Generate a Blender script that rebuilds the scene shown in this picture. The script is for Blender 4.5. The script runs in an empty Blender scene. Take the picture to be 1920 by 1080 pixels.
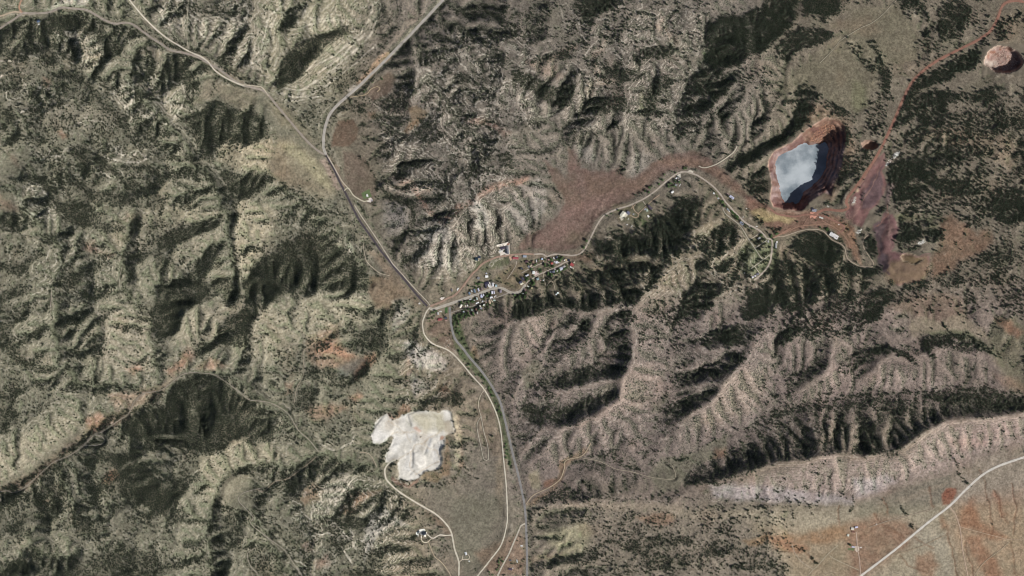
import bpy, math, random
import numpy as np

# ---------------------------------------------------------------- camera, sky, sun, exposure
scene = bpy.context.scene
col = scene.collection
PX = 2.5                       # metres of ground for one pixel of the 1920 x 1080 photograph
CAM_H = 26000.0
cam_d = bpy.data.cameras.new('survey_camera')
cam_d.sensor_width = 36.0
cam_d.lens = 36.0 * (CAM_H - 55.0) / (1920 * PX)
cam_d.clip_start = 100.0
cam_d.clip_end = 60000.0
cam = bpy.data.objects.new('survey_camera', cam_d)
cam.location = (0, 0, CAM_H)
col.objects.link(cam)
scene.camera = cam

SUN_AZ, SUN_EL = math.radians(119), math.radians(43)
world = bpy.data.worlds.new('World'); scene.world = world; world.use_nodes = True
wn = world.node_tree.nodes; wl = world.node_tree.links
sky = wn.new('ShaderNodeTexSky'); sky.sky_type = 'NISHITA'; sky.sun_disc = False
sky.sun_elevation = SUN_EL; sky.sun_rotation = SUN_AZ
bgn = wn.get('Background') or wn.new('ShaderNodeBackground')
wl.new(sky.outputs[0], bgn.inputs[0]); bgn.inputs[1].default_value = 0.05
wo = wn.get('World Output') or wn.new('ShaderNodeOutputWorld')
wl.new(bgn.outputs[0], wo.inputs[0])
sun_d = bpy.data.lights.new('sun', 'SUN'); sun_d.energy = 5.0; sun_d.angle = math.radians(0.53)
sun_d.color = (1.0, 0.975, 0.935)
sun = bpy.data.objects.new('sun', sun_d); col.objects.link(sun)
sun.rotation_euler = (math.pi / 2 - SUN_EL, 0, math.pi - SUN_AZ)
sun.location = (0, 0, 3000)
vs = scene.view_settings
vs.view_transform = 'Standard'; vs.look = 'None'; vs.gamma = 1.0; vs.use_curve_mapping = False
vs.exposure = 0.03
scene.cycles.pixel_filter_type = 'BLACKMAN_HARRIS'; scene.cycles.filter_width = 0.9
scene.cycles.max_bounces = 5; scene.cycles.diffuse_bounces = 1; scene.cycles.glossy_bounces = 2

rng = np.random.default_rng(7)
random.seed(7)

# ---------------------------------------------------------------- small helpers
def tag(o, label=None, cat=None, group=None, kind=None):
    if label: o['label'] = label
    if cat: o['category'] = cat
    if group: o['group'] = group
    if kind: o['kind'] = kind
    return o

def lin(c):
    return tuple(((v / 255) / 12.92 if v <= 10 else (((v / 255) + 0.055) / 1.055) ** 2.4) for v in c)

def pts_of(s):
    return np.array([[float(v) for v in p.split(',')] for p in s.split()])

def smooth(a, b, x):
    t = np.clip((x - a) / (b - a), 0, 1)
    return t * t * (3 - 2 * t)

PERM = np.random.default_rng(11).permutation(512).astype(np.int32)
GRAD = np.array([[math.cos(a), math.sin(a)] for a in np.linspace(0, 2 * math.pi, 16, endpoint=False)], np.float32)
def perlin(x, y, seed=0):
    xi = np.floor(x).astype(np.int32); yi = np.floor(y).astype(np.int32)
    xf = (x - xi).astype(np.float32); yf = (y - yi).astype(np.float32)
    u = xf * xf * xf * (xf * (xf * 6 - 15) + 10); v = yf * yf * yf * (yf * (yf * 6 - 15) + 10)
    def g(ix, iy, dx, dy):
        h = PERM[(PERM[(ix + seed * 37) & 511] + iy + seed * 91) & 511] & 15
        return GRAD[h, 0] * dx + GRAD[h, 1] * dy
    a = g(xi, yi, xf, yf); b = g(xi + 1, yi, xf - 1, yf)
    c = g(xi, yi + 1, xf, yf - 1); d = g(xi + 1, yi + 1, xf - 1, yf - 1)
    return ((a + u * (b - a)) * (1 - v) + (c + u * (d - c)) * v) * 1.5
def fbm(x, y, scale, octv=4, seed=0, gain=0.5, ridged=False):
    s = 0; amp = 1; tot = 0
    for o in range(octv):
        n = perlin(x / scale * 2 ** o, y / scale * 2 ** o, seed + o)
        if ridged: n = 1 - 2 * np.abs(n)
        s = s + n * amp; tot += amp; amp *= gain
    return s / tot

# work raster: one cell = 2 photo pixels (5 m), with a margin of 160 px round the frame
ST = 2
X0, X1, Y0, Y1 = -160, 2080, -160, 1240
gx = np.arange(X0, X1 + 1, ST, dtype=np.float32); gy = np.arange(Y0, Y1 + 1, ST, dtype=np.float32)
GX, GY = np.meshgrid(gx, gy)
NY, NX = GX.shape
WX = GX + 8.5 * fbm(GX, GY, 30, 5, 3, 0.65); WY = GY + 8.5 * fbm(GX, GY, 30, 5, 9, 0.65)    # ragged outlines

def seg_dist(px, py, P, closed):
    d2 = np.full(px.shape, 1e12, np.float32); tt = np.zeros(px.shape, np.float32)
    n = len(P); acc = 0.0
    for i in range(n if closed else n - 1):
        ax, ay = P[i]; bx, by = P[(i + 1) % n]
        vx, vy = bx - ax, by - ay; L2 = vx * vx + vy * vy + 1e-9
        t = np.clip(((px - ax) * vx + (py - ay) * vy) / L2, 0, 1)
        e = (px - ax - t * vx) ** 2 + (py - ay - t * vy) ** 2
        m = e < d2
        d2 = np.where(m, e, d2); tt = np.where(m, acc + t * math.sqrt(L2), tt); acc += math.sqrt(L2)
    return np.sqrt(d2), tt
def inside(px, py, P):
    r = np.zeros(px.shape, bool); n = len(P)
    for i in range(n):
        ax, ay = P[i]; bx, by = P[(i + 1) % n]
        if ay == by: continue
        c = ((ay > py) != (by > py)) & (px < (bx - ax) * (py - ay) / (by - ay) + ax)
        r ^= c
    return r
def bbox(P, pad):
    x0 = max(int((P[:, 0].min() - pad - X0) / ST), 0); x1 = min(int((P[:, 0].max() + pad - X0) / ST) + 2, NX)
    y0 = max(int((P[:, 1].min() - pad - Y0) / ST), 0); y1 = min(int((P[:, 1].max() + pad - Y0) / ST) + 2, NY)
    return slice(y0, y1), slice(x0, x1)
def poly_mask(P, soft=3.0, warp=True):
    """(window, mask) of a polygon with a soft, ragged edge"""
    w = bbox(P, soft * 2 + 10)
    ax, ay = (WX[w], WY[w]) if warp else (GX[w], GY[w])
    d, _ = seg_dist(ax, ay, P, True)
    sd = np.where(inside(ax, ay, P), d, -d)
    return w, smooth(-soft, soft, sd)
def line_mask(P, width, soft=2.0, warp=False):
    w = bbox(P, width + soft * 2 + 10)
    ax, ay = (WX[w], WY[w]) if warp else (GX[w], GY[w])
    d, t = seg_dist(ax, ay, P, False)
    return w, 1 - smooth(width / 2 - soft / 2, width / 2 + soft / 2, d), t
def blur(a, r):
    """gaussian blur in px by FFT"""
    ky = np.fft.fftfreq(a.shape[0])[:, None]; kx = np.fft.rfftfreq(a.shape[1])[None, :]
    s = r / ST
    return np.fft.irfft2(np.fft.rfft2(a) * np.exp(-2 * (math.pi * s) ** 2 * (kx * kx + ky * ky)), a.shape).astype(np.float32)
def sample(a, px, py):
    fx = np.clip((np.asarray(px, float) - X0) / ST, 0, NX - 1.001); fy = np.clip((np.asarray(py, float) - Y0) / ST, 0, NY - 1.001)
    ix = fx.astype(int); iy = fy.astype(int); u = fx - ix; v = fy - iy
    return a[iy, ix] * (1 - u) * (1 - v) + a[iy, ix + 1] * u * (1 - v) + a[iy + 1, ix] * (1 - u) * v + a[iy + 1, ix + 1] * u * v
def wx(px): return (np.asarray(px) - 960) * PX
def wy(py): return (540 - np.asarray(py)) * PX
# ---------------------------------------------------------------- the lie of the land: surveyed lines "x,y,z" (pixels, metres)
LINES = '''
990,1240,-22 990,1100,-18 985,960,-15 955,850,-12 920,720,-8 860,640,-4 825,575,0 800,570,2 700,430,10 610,290,18 615,220,22 700,140,28 830,0,36 900,-160,45
610,290,18 540,220,22 490,165,26 400,110,30 300,60,33 150,20,36 0,40,38 -160,90,42
825,575,2 920,530,8 980,490,14 1060,475,20 1120,410,28 1200,370,34 1290,320,42 1380,380,50 1450,430,56 1530,430,64 1600,450,72 1640,490,85
1100,440,24 1150,350,36 1080,300,44 1060,270,55 1040,240,65 1000,200,80
1300,290,46 1272,265,52 1262,225,62 1285,160,78 1315,125,88 1320,95,95
1700,618,95 1760,622,92 1810,625,88 1850,645,84 1880,680,80 1920,715,75 2080,760,72
1920,745,70 1807,725,66 1712,732,62 1600,740,52 1440,772,35 1380,812,28 1310,840,22 1285,862,18 1210,880,11 1140,872,5 1090,857,0 1040,905,-6 985,947,-13
1210,855,12 1222,805,16 1230,765,20 1255,735,25 1255,700,32 1270,660,42 1260,600,60 1275,552,75
975,757,-6 1003,720,4 1017,660,22 1040,610,42
1003,720,4 1055,700,18 1120,685,36 1135,645,52
980,757,-6 1050,770,8 1117,747,28 1140,738,38
1270,635,50 1322,634,68 1380,610,90
1272,692,36 1325,690,60 1350,682,75
1255,748,26 1300,745,50 1318,741,60
1478,762,42 1480,712,55 1515,695,70 1540,657,90
1585,748,50 1600,715,62 1598,680,75 1610,652,88
850,592,4 880,640,6 900,690,0 940,770,-6 965,850,-8 975,900,-10
-160,960,26 0,915,30 75,875,34 150,820,38 240,770,42 300,735,46 370,700,52 430,705,60 480,745,65 530,775,60 600,850,45 690,870,35 730,900,25 800,960,10 860,1060,-5 870,1120,-8
300,735,46 220,722,52 150,715,56 112,690,60 110,640,65 97,540,75 120,470,85 75,430,88 30,360,90 0,350,90
300,735,46 285,650,58 280,600,66 235,540,78 232,480,85 245,415,92
440,540,78 438,480,74 425,395,70 400,350,72 365,305,76 347,275,78 300,215,76 250,170,66 245,120,52 255,95,42 290,70,34
500,320,45 540,350,38 575,390,32 620,415,26 650,440,20 680,490,14 740,560,6
860,640,-2 830,690,0 800,720,10
400,1120,42 390,1000,50 395,930,58 440,880,62 480,870,60 560,870,50 600,850,45
0,1070,40 60,1030,45 130,1040,55
460,930,60 490,990,62 530,1060,50 560,1120,44
795,150,50 840,190,58 862,235,64 900,255,74
735,500,12 745,470,24 782,410,45 760,370,50 715,345,40
1625,828,112 1650,842,116 1690,836,116
1285,947,18 1440,949,45 1600,946,55 1665,929,58 1777,889,62 1850,859,66 1940,827,70 2080,790,72
1440,1075,25 1500,1000,32 1700,1000,45 1900,950,58
1620,1120,33 1900,1070,45 2080,1100,45
1000,962,2 1100,960,14 1250,965,22 1400,985,28
560,135,42 640,85,52 720,10,60
640,260,20 670,300,20 700,340,18 690,380,14
900,920,-4 930,1000,-10 900,1060,-10
1510,848,112 1488,812,83 1470,776,50
1610,838,114 1600,800,92 1612,758,60
1550,130,125 1620,170,120 1680,60,130 1760,20,132
1640,270,105 1680,200,112 1720,145,118 1800,90,125 1870,20,130 1960,-60,135
1440,280,90 1510,220,105 1590,260,105 1560,370,85
1440,360,75 1445,390,66
1840,60,128 1920,90,130 1920,150,128 1850,150,126
1850,450,110 1780,450,108 1700,480,100
1900,250,125 2000,300,125
870,600,30 960,592,65 1060,585,85 1150,573,100 1200,578,105 1250,545,110
1033,660,45 1080,657,65 1110,632,84 1140,610,94 1190,600,104
1005,752,12 1060,735,48 1115,720,68 1150,705,78 1185,677,92 1190,640,102
1000,800,25 1050,790,50 1080,775,62 1120,757,74 1160,735,84 1200,712,92
985,810,20 1050,822,45 1100,812,50 1150,800,60 1205,790,45
1350,545,105 1330,580,100 1310,605,88
1285,652,60 1310,645,74 1360,650,97 1390,668,102
1275,722,50 1310,718,72 1345,705,90 1400,683,106 1440,672,106
1235,795,30 1272,785,54 1310,762,74 1335,745,88 1372,718,98
1455,700,85 1470,680,97 1490,640,112 1490,600,112
1500,735,74 1540,700,100 1552,670,110 1565,640,112
1614,735,68 1630,705,94 1645,680,107 1680,665,113 1712,685,108 1740,702,98 1795,715,84
1735,635,108 1790,640,112 1840,655,105 1900,692,94
1285,905,40 1335,905,78 1390,880,108 1440,870,124 1515,862,134 1565,845,134 1615,858,136 1690,852,134 1720,822,130 1760,790,124 1860,778,122 1940,770,122 2080,760,122
1000,945,5 1070,938,20 1185,938,30 1260,943,34 1347,938,50
1080,882,22 1092,866,28 1150,893,22
1110,858,24 1172,878,26 1235,897,18
1160,822,30 1190,845,32 1225,873,22
1035,998,18 1095,982,26 1150,985,20
1005,1062,10 1100,1055,20 1200,1030,26 1320,1035,33 1440,1055,36
570,70,92 620,30,100 690,-30,104
1600,320,98 1620,300,102
1545,838,124 1525,806,100 1500,782,66
1650,812,116 1668,786,98 1664,764,72
'''
NVALLEY = 28
PEAKS = '''145,80,84 100,95,78 165,105,86 225,172,95 325,168,97 300,188,88 330,35,58 415,55,66 380,60,62 480,60,78 95,380,124 245,280,116 200,330,120 150,330,124 60,390,122 120,450,116
330,345,102 360,435,116 400,480,112 250,510,116 530,545,108 600,548,88 480,545,102 420,640,108 200,600,106 60,590,108 60,660,96 200,680,82 50,740,84 100,790,66 420,790,112 350,790,96 480,800,96 300,900,104
230,880,86 370,940,98 100,960,80 200,960,88 300,1000,92 660,640,58 600,700,74 700,700,56 800,670,42 660,970,62 700,1000,66 740,1040,56 610,1020,76 560,960,80 580,900,76 850,780,28 760,190,78 720,250,55 760,270,88
830,100,82 880,80,96 930,150,108 960,80,118 900,200,94 870,300,100 800,320,94 760,405,88 745,300,70 850,370,104 895,400,98 840,440,84 930,330,108 990,370,88 800,480,62 860,480,62 1100,60,140 1150,90,136 1240,60,130
1180,150,126 1130,160,126 1070,170,112 1100,250,92 1170,260,84 1200,290,62 1340,250,98 1400,200,112 1380,280,88 1400,100,126 1200,450,80 1280,400,88 1330,420,94 1250,500,104 1340,490,98 1180,510,90 1100,540,74 1480,480,84 1540,500,98 1600,560,112 1440,560,112 1750,560,116
-60,600,110 -80,300,120 -60,800,80 -100,1000,80 200,-80,90 500,-100,100 1000,-100,130 1300,-100,140 1600,-100,140 2040,100,130 2040,500,115 200,1180,90 700,1180,60 1200,1180,40'''
def wander(Q):
    """valleys and ridges bend between their surveyed points"""
    nx_ = fbm(Q[:, 0], Q[:, 1], 46, 3, 301); ny_ = fbm(Q[:, 0], Q[:, 1], 46, 3, 307)
    return np.stack([Q[:, 0] + 16 * nx_, Q[:, 1] + 16 * ny_, Q[:, 2]], 1)
def walk(ln, step, bend):
    P = np.array([[float(v) for v in p.split(',')] for p in ln.split()])
    cum = np.concatenate([[0], np.cumsum(np.hypot(*np.diff(P[:, :2], axis=0).T))])
    t = np.linspace(0, cum[-1], max(int(cum[-1] / step), 2))
    Q = np.stack([np.interp(t, cum, P[:, k]) for k in range(3)], 1)
    return wander(Q) if bend else Q
cons = [walk(ln, 4, li > 2) for li, ln in enumerate(LINES.strip().splitlines())]
cons.append(np.array([[float(v) for v in p.split(',')] for p in PEAKS.split()]))
cons = np.vstack(cons)
H = None
for step in (64, 32, 16, 8, 4):
    nx, ny = int((X1 - X0) / step) + 1, int((Y1 - Y0) / step) + 1
    if H is None: H = np.full((ny, nx), 70.0)
    else:
        fy = np.linspace(0, H.shape[0] - 1.001, ny); fx = np.linspace(0, H.shape[1] - 1.001, nx)
        iy = fy.astype(int)[:, None]; ix = fx.astype(int)[None]; v = (fy[:, None] - iy); u = (fx[None] - ix)
        H = H[iy, ix] * (1 - u) * (1 - v) + H[iy, ix + 1] * u * (1 - v) + H[iy + 1, ix] * (1 - u) * v + H[iy + 1, ix + 1] * u * v
    S = np.zeros((ny, nx)); C = np.zeros((ny, nx))
    ci = np.clip(((cons[:, 0] - X0) / step).round().astype(int), 0, nx - 1); cj = np.clip(((cons[:, 1] - Y0) / step).round().astype(int), 0, ny - 1)
    np.add.at(S, (cj, ci), cons[:, 2]); np.add.at(C, (cj, ci), 1)
    m = C > 0; V = S[m] / C[m]
    for it in range(160 if step > 4 else 60):
        p = np.pad(H, 1, mode='edge')
        H = (p[:-2, 1:-1] + p[2:, 1:-1] + p[1:-1, :-2] + p[1:-1, 2:]) / 4
        H[m] = V
H4 = H.astype(np.float64)          # 4 px raster
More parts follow.
